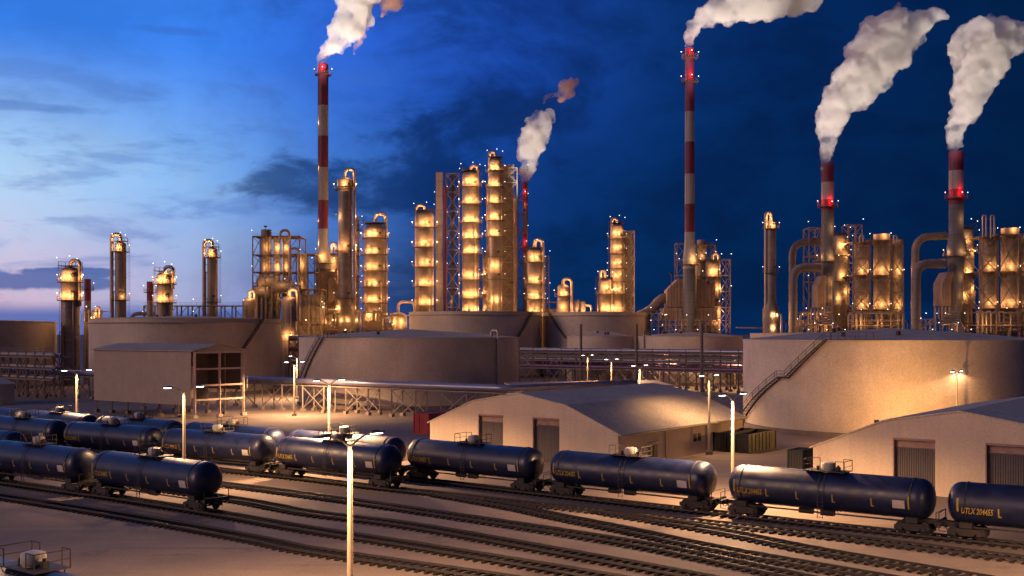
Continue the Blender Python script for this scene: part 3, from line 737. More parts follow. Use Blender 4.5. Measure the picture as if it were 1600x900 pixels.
for b in (5, 10, 15, 20, 25, 30):
    for a in (0.3, Wd - .3):
        s = MB(); s.beam(Q(a, b, 0), Q(a, b, 2.6 if (a < 1 or b > 6) else 12.4), .26); quadbox(s, a - .4, a + .4, b - .4, b + .4, 0, .6); s.build('stilt', MT['rack'], shed)
s = MB(); s.beam(Q(Wd + .8, 0, 12.3), Q(Wd + .8, 0, 5.2), .1); s.build('downpipe', MT['frame'], shed)
s = MB(); s.rod(Q(4.5, 7, 3.4), Q(4.5, 7, 9.5), .55, 12); s.build('hanging_chute', MT['frame'], shed)

# ------------------------------------------------------------------ pipe on white trestle
TD = Vector((.817, -.577, 0)); TN = Vector((.577, .817, 0)); T0 = Vector((-18.9, 206, 0))
tr = thing('pipe_trestle', 'long big pipe carried on a cross braced trestle, running behind the shed', 'pipe trestle', tuple(T0))
end = 22.5; start = -160
MB().tube(bent([TD * start + Vector((0, 0, 6.1)), TD * end + Vector((0, 0, 6.1)), TD * end + TN * 2 + Vector((24, 23, 6.1))], 3), .62, 14).build('pipe', MT['lpipe'], tr)
q = MB()
for off in (-1.3, 1.9): q.beam(TD * start + TN * off + Vector((0, 0, 5.3)), TD * end + TN * off + Vector((0, 0, 5.3)), .16)
q.build('girder', MT['trestle'], tr)
k = 0; a = start
while a <= end:
    for off in (-1.3, 1.9):
        p0 = TD * a + TN * off
        s = MB(); s.beam(p0, p0 + Vector((0, 0, 5.3)), .25); s.box((p0.x, p0.y, .3), (.8, .8, .6), math.atan2(TD.y, TD.x)); s.build('post', MT['trestle'], tr)
    s = MB(); p0 = TD * a; s.beam(p0 + TN * -1.3 + Vector((0, 0, 5.1)), p0 + TN * 1.9 + Vector((0, 0, 5.1)), .14); s.beam(p0 + TN * -1.3 + Vector((0, 0, .6)), p0 + TN * 1.9 + Vector((0, 0, 5)), .07)
    if a + 6 <= end and k % 2 == 0:
        for off in (-1.3, 1.9):
            s.beam(p0 + TN * off + Vector((0, 0, .6)), p0 + TN * off + TD * 6 + Vector((0, 0, 5)), .13); s.beam(p0 + TN * off + Vector((0, 0, 5)), p0 + TN * off + TD * 6 + Vector((0, 0, .6)), .13)
    s.build('brace', MT['trestle'], tr)
    a += 6; k += 1

low_b = thing('low_building', 'long low building with beige roof behind the middle warehouse ridge', 'building', (2.0, 214, 0), math.atan2(14, 34))
s = MB(); s.box((17, 4, 2.4), (34, 8, 4.8)); s.build('wall', MT['wall'], low_b)
s = MB(); s.add([(-.4, -.5, 4.85), (34.4, -.5, 4.85), (34.4, 8.5, 5.6), (-.4, 8.5, 5.6), (-.4, -.5, 5.1), (34.4, -.5, 5.1), (34.4, 8.5, 5.85), (-.4, 8.5, 5.85)], [(3, 2, 1, 0), (4, 5, 6, 7), (0, 1, 5, 4), (1, 2, 6, 5), (2, 3, 7, 6), (3, 0, 4, 7)]); s.build('roof', MT['beige'], low_b)

# ------------------------------------------------------------------ pipe racks
def pipe_rack(o, d, n_, length, width, levels, lab, tall=(), lights=True, walkway=False, step=5.2):
    o = Vector(o); t = thing('pipe_rack', lab, 'pipe rack', tuple(o), 0, 'steel pipe racks')
    top = levels[0][0]
    for z, pipes in levels:
        for off, r_, m in pipes: MB().rod(n_ * off + Vector((0, 0, z + r_)), n_ * off + d * length + Vector((0, 0, z + r_)), r_, 10).build('pipe', MT[m], t)
        s = MB()
        for off in (0, width): s.beam(n_ * off + Vector((0, 0, z - .2)), n_ * off + d * length + Vector((0, 0, z - .2)), .34)
        a = 0
        while a <= length: s.beam(n_ * -.2 + d * a + Vector((0, 0, z - .1)), n_ * (width + .2) + d * a + Vector((0, 0, z - .1)), .2); a += step
        s.build('beam', MT['rack'], t)
    a = 0; k = 0
    while a <= length:
        for off in (0, width):
            s = MB(); p = n_ * off + d * a; s.beam(p, p + Vector((0, 0, top + (1.1 if off == 0 else .4))), .36); s.box((p.x, p.y, .35), (.9, .9, .7)); s.build('post', MT['rack'], t)
        if k % 2 == 0 and a + step <= length:
            s = MB()
            for z0, z1 in ((.6, levels[-1][0] - .2), (levels[-1][0], top - .2)):
                for off in (0, width):
                    s.beam(n_ * off + d * a + Vector((0, 0, z0)), n_ * off + d * (a + step) + Vector((0, 0, z1)), .18); s.beam(n_ * off + d * a + Vector((0, 0, z1)), n_ * off + d * (a + step) + Vector((0, 0, z0)), .18)
            s.build('brace', MT['rack'], t)
        a += step; k += 1
    for a in tall: s = MB(); s.rod(d * a + Vector((0, 0, 0)), d * a + Vector((0, 0, 18.5)), .42, 8); s.build('mast', MT['rack'], t)
    if walkway:
        s = MB(); z = top + .9
        for zz in (.0, .55, 1.1): s.beam(Vector((0, 0, z + zz)), d * length + Vector((0, 0, z + zz)), .08)
        a = 0
        while a <= length: s.beam(d * a + Vector((0, 0, z)), d * a + Vector((0, 0, z + 1.1)), .07); a += 1.6
        s.build('handrail', MT['rack'], t)
    return t
rk_o = Vector((49.8, 296, 0)) - UX * 60
pipe_rack(rk_o, UX, UY, 84, 6, [(10.4, [(.4, .55, 'lpipe'), (2.2, .3, 'pipe'), (3.2, .25, 'steel2'), (4.5, .35, 'lpipe')]), (9.1, [(.2, .18, 'steel2'), (5.5, .25, 'pipe')]), (7.9, [(.4, .32, 'lpipe'), (1.6, .25, 'pipe'), (3.5, .3, 'ppipe')]), (5.6, [(.3, .5, 'ppipe'), (2.4, .3, 'pipe')])],
          'three level pipe rack with lilac and violet pipes behind the middle warehouse', tall=(22.6, 41.5, 62))
pipe_rack(rk_o + UY * 13 + UX * 2, UX, UY, 80, 5, [(9.6, [(.4, .3, 'pipe'), (2.0, .35, 'lpipe')]), (6.4, [(.4, .35, 'ppipe'), (2.4, .3, 'pipe')])], 'second pipe rack standing farther back behind the lilac one', step=6.1)
pipe_rack((-150, 292, 0), UX, UY, 50, 5, [(10.2, [(.4, .5, 'pipe'), (2.0, .4, 'lpipe')]), (7.4, [(.4, .4, 'pipe'), (2.4, .3, 'ppipe')]), (4.8, [(.4, .3, 'pipe')])], 'pipe rack with a railed walkway at the left edge', walkway=True, step=4.2)
pipe_rack((-66, 322, 0), UX, UY, 26, 5, [(14.0, [(.4, .6, 'pipe'), (2.0, .4, 'lpipe')]), (10.8, [(.4, .5, 'redbox'), (2.6, .3, 'pipe')]), (7.2, [(.4, .4, 'lpipe')])], 'short stacked pipe rack in the gap between the two left tanks', step=4.2)
pipe_rack((-128, 330, 0), UX, UY, 30, 5, [(16.5, [(.4, .5, 'pipe'), (2.0, .4, 'pipe')]), (12.4, [(.4, .4, 'pipe')]), (8, [(.4, .4, 'pipe')])], 'pipe rack standing between the far left tank and the shed tank', step=4.2)
# ------------------------------------------------------------------ the plant
STAR = None; REDSTAR = None
def star(p, parent, red=False):
    global STAR, REDSTAR
    if STAR is None:
        STAR = MB().lathe([(.001, -.15), (.12, -.09), (.15, 0), (.12, .09), (.001, .15)], 8); STAR = STAR.build('lamp', MT['star'], parent); STAR.location = p
        return STAR
    o = bpy.data.objects.new('lamp', STAR.data); COL.objects.link(o); o.parent = parent; o.location = p
    return o
def platform(t, c, r, z, arc=(0, 360), out=1.1, name='platform', lamps=2):
    """ring walkway with railing; c is local (x, y)"""
    b = MB(); n_ = 20; a0, a1 = arc
    vs = []
    for k in range(n_ + 1):
        a = R(a0 + (a1 - a0) * k / n_)
        for rr, zz in ((r + .02, z - .12), (r + out, z - .12), (r + out, z + .06), (r + .02, z + .06)): vs.append((c[0] + rr * math.cos(a), c[1] + rr * math.sin(a), zz))
    b.add(vs, [(i * 4 + j, i * 4 + (j + 1) % 4, i * 4 + 4 + (j + 1) % 4, i * 4 + 4 + j) for i in range(n_) for j in range(4)])
    o = b.build(name, MT['dark'], t)
    q = MB()
    for k in range(n_):
        A = [R(a0 + (a1 - a0) * (k + e) / n_) for e in (0, 1)]; rr = r + out
        for zz in (.6, 1.15): q.beam((c[0] + rr * math.cos(A[0]), c[1] + rr * math.sin(A[0]), z + zz), (c[0] + rr * math.cos(A[1]), c[1] + rr * math.sin(A[1]), z + zz), .05)
        q.beam((c[0] + rr * math.cos(A[0]), c[1] + rr * math.sin(A[0]), z), (c[0] + rr * math.cos(A[0]), c[1] + rr * math.sin(A[0]), z + 1.15), .05)
    q.build('railing', MT['rust'], o)
    for s in range(lamps):
        sx = -1 if s % 2 == 0 else 1
        star((c[0] + sx * (r + out + .15), c[1] - .3, z + 2.3), t)
        q2 = MB(); q2.beam((c[0] + sx * (r + out), c[1] - .3, z), (c[0] + sx * (r + out), c[1] - .3, z + 2.2), .05); q2.build('lamp_bracket', MT['rust'], o)
    return o
GLOW = 1250
def glow(t, x, y, z, e=1.0, col=WARM, d=0):
    point_light('platform_light', (x, y, z), GLOW * e, col, .25, t)
def column(x0, x1, yt, Y, lab, plats=(), glows=(), goose=None, cage=None, m='steel', prof=None, top='dome', cat='column', name='distillation_column', spots=2, grp='lit process columns', e=1.0, small_top=True):
    """x0,x1,yt in photo pixels at depth Y; plats: pixel rows; glows: rows (two or more lamps each)"""
    cx = (x0 + x1) / 2; X = (cx - 800) / F * Y; r = (x1 - x0) / 2 / F * Y; zt = zat(yt, Y)
    t = thing(name, lab, cat, (X, Y, 0), 0, grp)
    if prof is None:
        pr = [(r * 1.08, 0), (r * 1.08, .6), (r, .65), (r, zt - r * .55)]
        if top == 'dome': pr += [(r * .93, zt - r * .32), (r * .72, zt - r * .13), (r * .4, zt - .03 * r), (.001, zt)]
        else: pr += [(r, zt - .01), (r * .9, zt), (.001, zt + .1)]
    else:
        pr = [(abs(q) / 2 / F * Y, max(0, zat(py, Y))) for py, q in prof]; pr = [(pr[0][0], 0)] + pr if pr[0][1] > 0 else pr; pr += [(.001, pr[-1][1] + .1)]
    MB().lathe(pr, 28).build('shell', MT[m], t)
    rb = MB(); z = 6
    while z < zt - 4: rb.lathe([(r + .02, z - .12), (r + .1, z - .1), (r + .1, z + .1), (r + .02, z + .12)], 28); z += 7.3
    if prof is None and zt > 24: rb.build('stiffening_rings', MT[m], t)
    for py in plats: platform(t, (0, 0), r, zat(py, Y))
    for g_ in glows:
        if isinstance(g_, tuple): py, xs, ee = g_
        else: py, xs, ee = g_, ([cx - (x1 - x0) * .24, cx + (x1 - x0) * .2] if (x1 - x0) > 20 else [cx]), 1
        for q in xs:
            dx = (q - cx) / F * Y; yy = -math.sqrt(max(.05, r * r - min(dx * dx, r * r * .95)))
            glow(t, dx * 1.12, yy - 1.45, zat(py, Y), e * ee)
            lb = MB(); lb.beam((dx, yy * .9, zat(py, Y) + .5), (dx * 1.12, yy - 1.6, zat(py, Y) + .55), .05); lb.box((dx * 1.12, yy - 1.7, zat(py, Y) + .45), (.4, .4, .16)); lb.build('lamp_bracket', MT['dark'], t)
        if x1 - x0 > 24:                                    # lamps on the far half wrap the light round the sides
            for sx in (-1, 1): glow(t, sx * (r + 1.5), -.5, zat(py, Y), .28 * e)
    if goose:
        side, gy, gx = goose[:3]; gr = goose[3] if len(goose) > 3 else .62; bot = goose[4] if len(goose) > 4 else 0
        X2 = (gx - cx) / F * Y; zz = zat(gy, Y); sx = 0 if abs(X2) > r * .6 else -X2
        MB().tube(bent([(sx, 0, zt - .5), (sx, 0, zz), (X2, -.6, zz), (X2, -.6, bot)], 2.2), gr, 12).build('overhead_pipe', MT['pipe'], t)
        glow(t, sx * .6 + X2 * .4, -2.0, zz - 1.6, .4 * e)
        q = MB()
        zb = zt - 6
        while zb > 8: q.box((X2 * .5, -.4, zb), (abs(X2), .18, .2)); zb -= 12
        q.build('pipe_bracket', MT['rust'], t)
    if cage:                                                # ladder with cage
        xc = (cage - cx) / F * Y; q = MB()
        for dx in (-.3, .3): q.beam((xc + dx, -.3, 0), (xc + dx, -.3, zt + 1), .07)
        z = 1
        while z < zt: q.beam((xc - .3, -.3, z), (xc + .3, -.3, z), .05); z += 1.2
        q.build('ladder', MT['rust'], t)
    if small_top and top == 'dome' and prof is None:
        q = MB(); w = r * .95; z1 = zt + .25
        q.box((0, 0, z1), (2 * w + .6, 2 * w, .14))
        for a in (-1, 1):
            for b in (-1, 1): q.beam((a * w, b * w, zt - r * .5), (a * w, b * w, z1 + 1.3), .12)
            q.beam((a * w, -w, z1 + 1.2), (a * w, w, z1 + 1.2), .07); q.beam((-w, a * w, z1 + 1.2), (w, a * w, z1 + 1.2), .07)
        q.build('top_platform', MT['dark'], t)
        star((-w - .5, -w, z1 + 2.4), t); star((w + .5, -w, z1 + 2.1), t); star((.3 * w, -w, z1 + 2.9), t)
    if r > 1.6 and prof is None and zt > 22:
        rn = random.Random(int(x0 * 7)); 
        for k in range(4 if r > 2.6 else 2):
            an = R((-150, -35, -118, -62)[k] + rn.uniform(-12, 12)); rr = rn.uniform(.12, .3); ro = r + .25 + rr; zz = zt * rn.uniform(.35, .93)
            ca, sa = math.cos(an), math.sin(an)
            MB().tube(bent([(ca * ro, sa * ro, 0), (ca * ro, sa * ro, zz), (ca * r * .9, sa * r * .9, zz)], .5), rr, 7).build('side_pipe', MT['pipe' if k % 2 else 'rust'], t)
        an = R(rn.choice((-75, -100, -128))); q = MB(); c0 = Vector((math.cos(an), math.sin(an), 0)); tn = Vector((-c0.y, c0.x, 0)); zz = 2
        for s_ in (-.28, .28): q.beam(c0 * (r + .35) + tn * s_, c0 * (r + .35) + tn * s_ + Vector((0, 0, zt - r)), .06)
        while zz < zt - r:
            q.beam(c0 * (r + .35) - tn * .28 + Vector((0, 0, zz)), c0 * (r + .35) + tn * .28 + Vector((0, 0, zz)), .04)
            if int(zz * 2) % 3 == 0: q.tube([c0 * (r + .35 + .75 * math.sin(w_)) + tn * .4 * math.cos(w_) + Vector((0, 0, zz)) for w_ in (0, .8, 1.57, 2.34, 3.14)], .03, 4)
            zz += .5
        q.build('caged_ladder', MT['rust'], t)
    mh = MB()
    for i_, py in enumerate(plats[:8]):
        a = R(-62 if i_ % 2 else -58); z = zat(py, Y) + 2.0
        mh.rod((math.cos(a) * r * .97, math.sin(a) * r * .97, z), (math.cos(a) * (r + .45), math.sin(a) * (r + .45), z), .48, 12)
    if plats: mh.build('manhole_covers', MT['dark'], t)
    return t
def frame(x0, x1, yt, Y, dep, lab, levels=(), yb=None, m='rust', w=.38, cat='steel frame', name='steel_frame', grp='steel support frames', nx=1, xb=True, lamps=True, panel=None, decks=True, bw=None):
    X0, X1 = (x0 - 800) / F * Y, (x1 - 800) / F * Y; zt = zat(yt, Y); t = thing(name, lab, cat, (X0, Y, 0), 0, grp); wd = X1 - X0; zb = 0
    zs = sorted([zat(l, Y) for l in levels] + [zt]); xs = [wd * i / nx for i in range(nx + 1)]
    for x in xs:
        for y in (0, dep): s = MB(); s.beam((x, y, zb), (x, y, zt), w); s.build('post', MT[m], t)
    full = [zb + .5] + zs; bw = bw or w * .5
    for z in zs:
        s = MB()
        for y in (0, dep): s.beam((0, y, z), (wd, y, z), w * .8)
        for x in xs: s.beam((x, 0, z), (x, dep, z), w * .8)
        if decks and wd > 5:
            s.box((wd / 2, dep / 2, z + .1), (wd, dep, .08))
            for zz in (.6, 1.15): s.beam((0, -.1, z + zz), (wd, -.1, z + zz), .05)
            k = 0
            while k <= wd: s.beam((k, -.1, z), (k, -.1, z + 1.15), .05); k += 1.8
        s.build('deck' if decks else 'beam', MT[m], t)
    if xb:
        s = MB()
        for za, zb_ in zip(full, full[1:]):
            n_ = max(1, round((zb_ - za) / max(4, (wd / nx) * 1.25)))
            for i_ in range(n_):
                z0, z1 = za + (zb_ - za) * i_ / n_, za + (zb_ - za) * (i_ + 1) / n_
                for xa, xc in zip(xs, xs[1:]):
                    if (i_ + int(xa)) % 2 or nx == 1: s.beam((xa, 0, z0), (xc, 0, z1), bw)
                    if not (i_ + int(xa)) % 2 or nx == 1: s.beam((xa, 0, z1), (xc, 0, z0), bw)
                    if n_ > 1: s.beam((xa, 0, z1), (xc, 0, z1), bw)
                s.beam((0, 0, z0), (0, dep, z1), w * .5); s.beam((wd, 0, z1), (wd, dep, z0), w * .5)
        s.build('brace', MT[m], t)
    if lamps:
        for i_, z in enumerate(zs):
            star((-.3, -.4, z + 2.2), t) if i_ % 2 == 0 else star((wd + .3, -.4, z + 2.0), t)
            if wd > 30: star((wd * .5, -.4, z + 2.3), t)
    return t
def duct(pts, rpx, Y, lab, m='steel2', rad=5, name='flue_duct', grp='large bent flue ducts', seg=16):
    P0 = [pt(x, y, Y + d) for x, y, d in pts]; P0 = [Vector((p.x, p.y, max(p.z, 0))) for p in P0]; r = rpx / F * Y
    o = P0[0].copy(); o.z = 0; t = thing(name, lab, 'duct', tuple(o), 0, grp); path = bent([p - o for p in P0], rad)
    L_ = 0; s = MB().tube(path, r, seg)
    for a, b in zip(path, path[1:]):
        seg_l = (b - a).length; k = 0
        while L_ + seg_l >= 3.2:
            u = (3.2 - L_) / seg_l; c = a.lerp(b, u); dd = (b - a).normalized(); s.rod(c - dd * .12, c + dd * .12, r + .09, seg); a = c; seg_l = (b - a).length; L_ = 0
        L_ += seg_l
    s.build('casing', MT[m], t)
    return t
def chimney(lab, Y, prof, bands, plats, redg, extra=(), grp='tall chimneys'):
    """prof: (row, left, right) from the bottom up; bands: (row_top, row_bottom, 'red'|'white')"""
    cx = (prof[-1][1] + prof[-1][2]) / 2; X = (cx - 800) / F * Y; t = thing('chimney', lab, 'chimney', (X, Y, 0), 0, grp)
    rows = sorted({p[0] for p in prof} | {b[0] for b in bands} | {b[1] for b in bands}, reverse=True)
    ps = sorted(prof, key=lambda p: -p[0])
    def wid(row):
        for (ya, a0, a1), (yb, b0, b1) in zip(ps, ps[1:]):
            if yb <= row <= ya: u_ = (ya - row) / (ya - yb) if ya != yb else 0; return ((a1 - a0) * (1 - u_) + (b1 - b0) * u_) / 2 / F * Y
        return (ps[-1][2] - ps[-1][1]) / 2 / F * Y
    rows = [r_ for r_ in rows if ps[-1][0] <= r_ <= ps[0][0]]
    pr = [(wid(rows[0]), 0)]; ms = []
    names = ['white', 'red', 'steel2', 'grey']
    def bandof(a, b):
        m_ = (a + b) / 2
        for y0, y1, c in bands:
            if y0 <= m_ <= y1: return names.index(c)
        return 2
    ms.append(2)
    for a, b in zip([rows[0]] + rows, rows + [None]):
        pass
    pr = [(wid(rows[0]), 0), (wid(rows[0]), zat(rows[0], Y))]; ms = [bandof(rows[0], rows[0] + .1)]
    for a, b in zip(rows, rows[1:]): pr.append((wid(b), zat(b, Y))); ms.append(bandof(a, b))
    rt = pr[-1][0]; pr += [(rt * .86, pr[-1][1]), (rt * .84, pr[-1][1] - 3)]; ms += [ms[-1], 2]
    MB().lathe(pr, 28, mats=ms).build('shaft', [MT['white'], MT['red'], MT['grey'], MT['silo']], t)
    for py in plats: platform(t, (0, 0), wid(py), zat(py, Y), out=1.3)
    for py, dx in redg:
        r = wid(py); point_light('obstruction_light', (dx * r, -r - 1.3, zat(py, Y)), 800, (1, .035, .03), .25, t); point_light('obstruction_light', (-r - 1.4, -.4, zat(py, Y)), 380, (1, .035, .03), .25, t)
        o = star((dx * r, -r - .9, zat(py, Y)), t); o.name = 'obstruction_lamp'
    for py, dx, e in extra:
        r = wid(py); glow(t, dx * r, -r * (1 if abs(dx) < 1 else .2) - (1.7 if abs(dx) < 1 else 0), zat(py, Y), e)
    q = MB(); r = wid(rows[-1]) + .25
    for s in (-.3, .3): q.beam((-r * .8, s - r * .7, 20), (-r * .8, s - r * .7, zat(rows[-1], Y)), .06)
    for z in range(22, int(zat(rows[-1], Y)), 2): q.beam((-r * .8, -.3 - r * .7, z), (-r * .8, .3 - r * .7, z), .05)
    q.build('ladder', MT['rust'], t)
    return t

ORD = ('leftmost', 'second', 'third', 'fourth', 'fifth', 'sixth', 'seventh', 'last')
# ---- left group
column(96, 124, 417, 330, 'stout column with two glowing bands, farthest left in the plant', (441, 469.5), (433, 461), ('R', 407, 126, .55, 24), 95)
column(180, 197, 378, 380, 'slim column with one glowing cap, left of the two slim ones', (393.5, 469), (386, (463, [195], .6)), ('L', 366, 175.5), 202)
column(245, 270, 425, 350, 'stout column with two glowing bands and a pipe on its right, beside the truss bridge', (444, 473), (437, 466), ('R', 417, 271, .55, 30), 242)
column(324, 340, 387, 385, 'slim column with one glowing cap above the truss bridge', (402.5, 472), (396,), ('L', 376, 319.5), 344)
for a, b, yt, pl, lab in ((132, 142, 436, 453, 'short red topped stack right of the leftmost column'), (229, 240, 440, 457, 'short red topped stack left of the banded column by the truss bridge')):
    Y = 362; cx = (a + b) / 2; t = thing('short_stack', lab, 'stack', ((cx - 800) / F * Y, Y, 0), 0, 'short red topped stacks'); r = 5 / F * Y
    MB().lathe([(r, 0), (r, zat(470, Y)), (r, zat(yt, Y)), (r * .8, zat(yt, Y)), (r * .78, zat(yt, Y) - 2)], 18, mats=[0, 1, 1, 0]).build('shaft', [MT['steel'], MT['red']], t); platform(t, (0, 0), r, zat(pl, Y), out=.9)
def vessel(x0, x1, yt, Y, lab, goose=None, e=1, glows=None, plats=()):
    return column(x0, x1, yt, Y, lab, plats, glows if glows is not None else (((yt + 12), [(x0 + x1) / 2], .8),), goose, None, 'steel', name='pressure_vessel', cat='vessel', grp='small vessels and drums', small_top=False, e=e)
vessel(144, 156, 487, 345, 'tiny lit vessel right of the leftmost column', ('L', 480, 157, .35, 20))
frame(225, 380, 478, 372, 5, 'truss bridge carrying pipes above the tank behind the shed', (497,), nx=9, m='rust', w=.42, name='truss_bridge', cat='truss bridge', grp='truss bridges', decks=True)
duct([(205, 540, 0), (205, 490, 0), (240, 490, 0)], 3, 366, 'thin bent duct left of the truss bridge', rad=2.5)
vessel(379, 401, 465, 385, 'domed vessel with a lit gooseneck at the right end of the truss bridge', ('R', 455, 399, .6, 20), glows=((459, [390], .8),))
vessel(440, 464, 463, 372, 'domed vessel with lit gooseneck left of the furnace block', ('R', 452, 466, .7, 20), glows=((460, [452], .6), (524, [447, 458], .7)))
for x0, x1, yt, lab in ((408, 424, 359, 'box topped silo in the open steel frame'), (427, 438, 371, 'left of two thin silos in the open steel frame'), (441, 452, 371, 'right of two thin silos in the open steel frame'), (466, 480, 397, 'silo in the low steel frame right of the taller frame')):
    column(x0, x1, yt, 412, lab, (), ((388, [x0 + 10], .6), (418, [x0 + 9], .6), (445, [x0 + 4], .4)) if yt < 390 else ((412, [x0 + 7], .8), (445, [x0 + 5], .4)), None, None, 'silo', top='flat', name='silo', cat='silo', grp='silos in frames')
frame(395, 468, 369, 408, 12, 'tall open steel frame round the three silos on the left', (398, 425, 452, 480), nx=3, w=.4)
frame(455, 492, 397, 416, 10, 'low steel frame between the silo frame and the left chimney', (425, 452, 480), nx=2)
duct([(453, 470, -4), (453, 388, -4), (467, 388, -4), (467, 430, -4)], 2.2, 408, 'hooped pipe right of the silo frame', m='pipe', rad=2.5)
duct([(438, 375, -4), (438, 360, -4), (452, 360, -4), (452, 375, -4)], 2.2, 408, 'small hooped pipe on top of the silo frame', m='pipe', rad=2.5)
for k, (x, y, l) in enumerate(((418, 440, 26), (442, 448, 28), (410, 456, 22))):
    Y = 400; r = 2.3; t = thing('horizontal_drum', ('upper left', 'right hand', 'lowest')[k] + ' horizontal drum at the foot of the silo frame', 'drum', tuple(pt(x, y, Y)), 0, 'horizontal drums')
    b = MB(); hw = l / 2 / F * Y; pr = [(.001, -hw - 1), (r * .6, -hw - .8), (r, -hw), (r, hw), (r * .6, hw + .8), (.001, hw + 1)]; b.lathe(pr, 18); b.v = [(z, x_, y_) for x_, y_, z in b.v]; b.build('shell', MT['silo'], t)
    z0 = -t.location.z; q = MB()
    for s in (-.6, .6): q.box((s * hw, 0, z0 / 2), (.5, r * 1.2, -z0 - r * 1.2)); 
    q.build('saddle', MT['rust'], t); point_light('platform_light', (0, -r - 1.8, 1), 260, WARM, .25, t)

# ---- furnace block under the left chimney
def block(x0, x1, y0, y1, Y, dep, lab, slant=None, m='box', name='furnace_casing', ribs=5, cat='furnace', grp='furnace blocks and hoppers', ybot=None):
    X0, X1 = (x0 - 800) / F * Y, (x1 - 800) / F * Y; z0, z1 = zat(y1, Y), zat(y0, Y); t = thing(name, lab, cat, (X0, Y, 0), 0, grp); w = X1 - X0
    b = MB(); pts = [(0, z0), (w, z0), (w, z1), (0, z1)]
    if slant: pts = [(p[0] / F * Y, zat(p[1], Y)) for p in slant]
    n_ = len(pts); b.add([(x, 0, z) for x, z in pts] + [(x, dep, z) for x, z in pts], [tuple(range(n_)), tuple(range(2 * n_ - 1, n_ - 1, -1))] + [((i + 1) % n_, i, n_ + i, n_ + (i + 1) % n_) for i in range(n_)])
    b.build('casing', MT[m], t); q = MB()
    zmax = max(z for x, z in pts)
    for i in range(ribs + 1):
        x = w * i / ribs
        zz = z1
        if slant:
            zz = None
            for (xa, za), (xb, zb) in zip(pts, pts[1:] + pts[:1]):
                if min(xa, xb) - 1e-6 <= x <= max(xa, xb) + 1e-6 and abs(xa - xb) > 1e-6:
                    v = za + (zb - za) * (x - xa) / (xb - xa); zz = v if zz is None else max(zz, v)
            zz = zz or z1
        q.box((x, -.1, (z0 + zz) / 2), (.18, .2, zz - z0))
    z = z0 + 3
    while z < zmax - 1 and not slant: q.box((w / 2, -.12, z), (w, .16, .16)); z += 4
    q.build('ribs', MT['rust'], t)
    if z0 > 4:
        s = MB()
        for x in (.2, w / 2, w - .2):
            for y in (.3, dep - .3): s.beam((x, y, 0), (x, y, z0 + .2), .3)
        s.build('supports', MT['rust'], t)
    return t
block(495, 527, 424, 520, 424, 14, 'tall ribbed furnace block at the foot of the left chimney')
block(513, 531, 433, 470, 421, 10, 'slanted flue hood on the furnace block at the left chimney', slant=[(0, 470), (18, 470), (18, 450), (8, 433), (0, 436)])
block(466, 500, 460, 545, 398, 10, 'dull furnace block right of the domed vessel', m='silo')
frame(464, 502, 452, 396, 10, 'bracing frame over the dull furnace block', (480, 505), nx=2)
column(514, 529, 398, 440, 'squat column with gooseneck tucked behind the left chimney', (430,), ((408, [522], .8), (425, [522], .8)), ('L', 380, 518, .5, 30))
for k, (x, y, e) in enumerate(((505, 480, 1.2), (520, 500, 1.0), (478, 500, .9), (470, 530, .8), (540, 515, 2.0))):
    tag(star(pt(x, y, 392), None), ('highest', 'middle', 'leftmost upper', 'lowest left', 'rightmost')[k] + ' work lamp in the furnace area of the left chimney', 'lamp', 'work lamps at the furnaces'); point_light('work_light', pt(x, y, 391), 900 * e, WARM, .3)
chimney('red and white chimney on the left, its plume leaving the top of the picture', 430, [(520, 492, 515), (408, 492, 515), (398, 493, 515), (384, 496, 511.5), (100, 497, 513)],
        [(98, 165, 'red'), (165, 213, 'white'), (213, 262, 'red'), (262, 313, 'white'), (313, 358, 'red'), (358, 400, 'white'), (400, 420, 'white')], (117, 412), ((107, .1),), ((192, -1.4, .35), (262, -1.4, .35), (345, -1.4, .35), (380, -1.4, .8), (402, .1, .8)))

# ---- centre left columns
column(527, 552, 278, 415, 'tall dark clad column right of the left chimney, widening at its foot', (297, 393, 467), ((288, [540], 1), (383, [540], 1.1), (388, [529], .5), (338, [528], .5), (481, [529], 1), (500, [535, 546], .3)), ('R', 265, 554, .6, 10), None, 'steel', prof=[(530, 36), (500, 31), (480, 30), (462, 22), (294, 21), (292, 26), (282, 25), (278, 14)])
column(556, 561, 338, 440, 'thin bare riser right of the dark clad column', (360, 400, 440), (), None, 563, 'steel2', name='riser', cat='riser', small_top=False)
column(569, 603, 350, 435, 'wide column with six rows of paired glows and a square topped pipe', (373, 398, 424, 449, 474), tuple((y, [577, 588], .95) for y in (366, 392, 416, 442, 467, 492)), ('R', 334, 603, .7), 567)
vessel(608, 636, 488, 420, 'low domed vessel glowing at its foot, right of the wide paired glow column', ('R', 472, 648, .5, 20), glows=((503, [615, 630], 1.0),))
frame(552, 612, 505, 415, 10, 'low pipe frame between the dark clad and the paired glow column', (515, 525), nx=5, w=.3, lamps=True)

# ---- centre
column(649, 678, 330, 430, 'column with five glowing rows and a gooseneck, left of the pale tall duct', (356, 387, 418, 448, 478), tuple((y, [660, 671], 1.0) for y in (348, 379, 410, 441, 471)), ('L', 321, 651, .6), 682)
t = thing('flue_tower', 'pale flat sided flue tower taller than the columns beside it, left of centre', 'flue tower', tuple(pt(681, 580, 445) - Vector((0, 0, pt(681, 580, 445).z))), 0); wd = 10.5 / F * 445
b = MB(); b.box((wd / 2, 2, zat(269, 445) / 2), (wd, 4, zat(269, 445))); b.build('casing', MT['white'], t); q = MB()
for zz in range(6, int(zat(269, 445)), 6): q.box((wd / 2, -.05, zz), (wd + .2, .2, .2))
q.build('flange', MT['rust'], t); b = MB(); b.rod((wd + 1, 0, 0), (wd + 1, 0, zat(290, 445)), .5, 10); b.build('red_riser', MT['red'], t); star((-.5, -.5, zat(300, 445)), t)
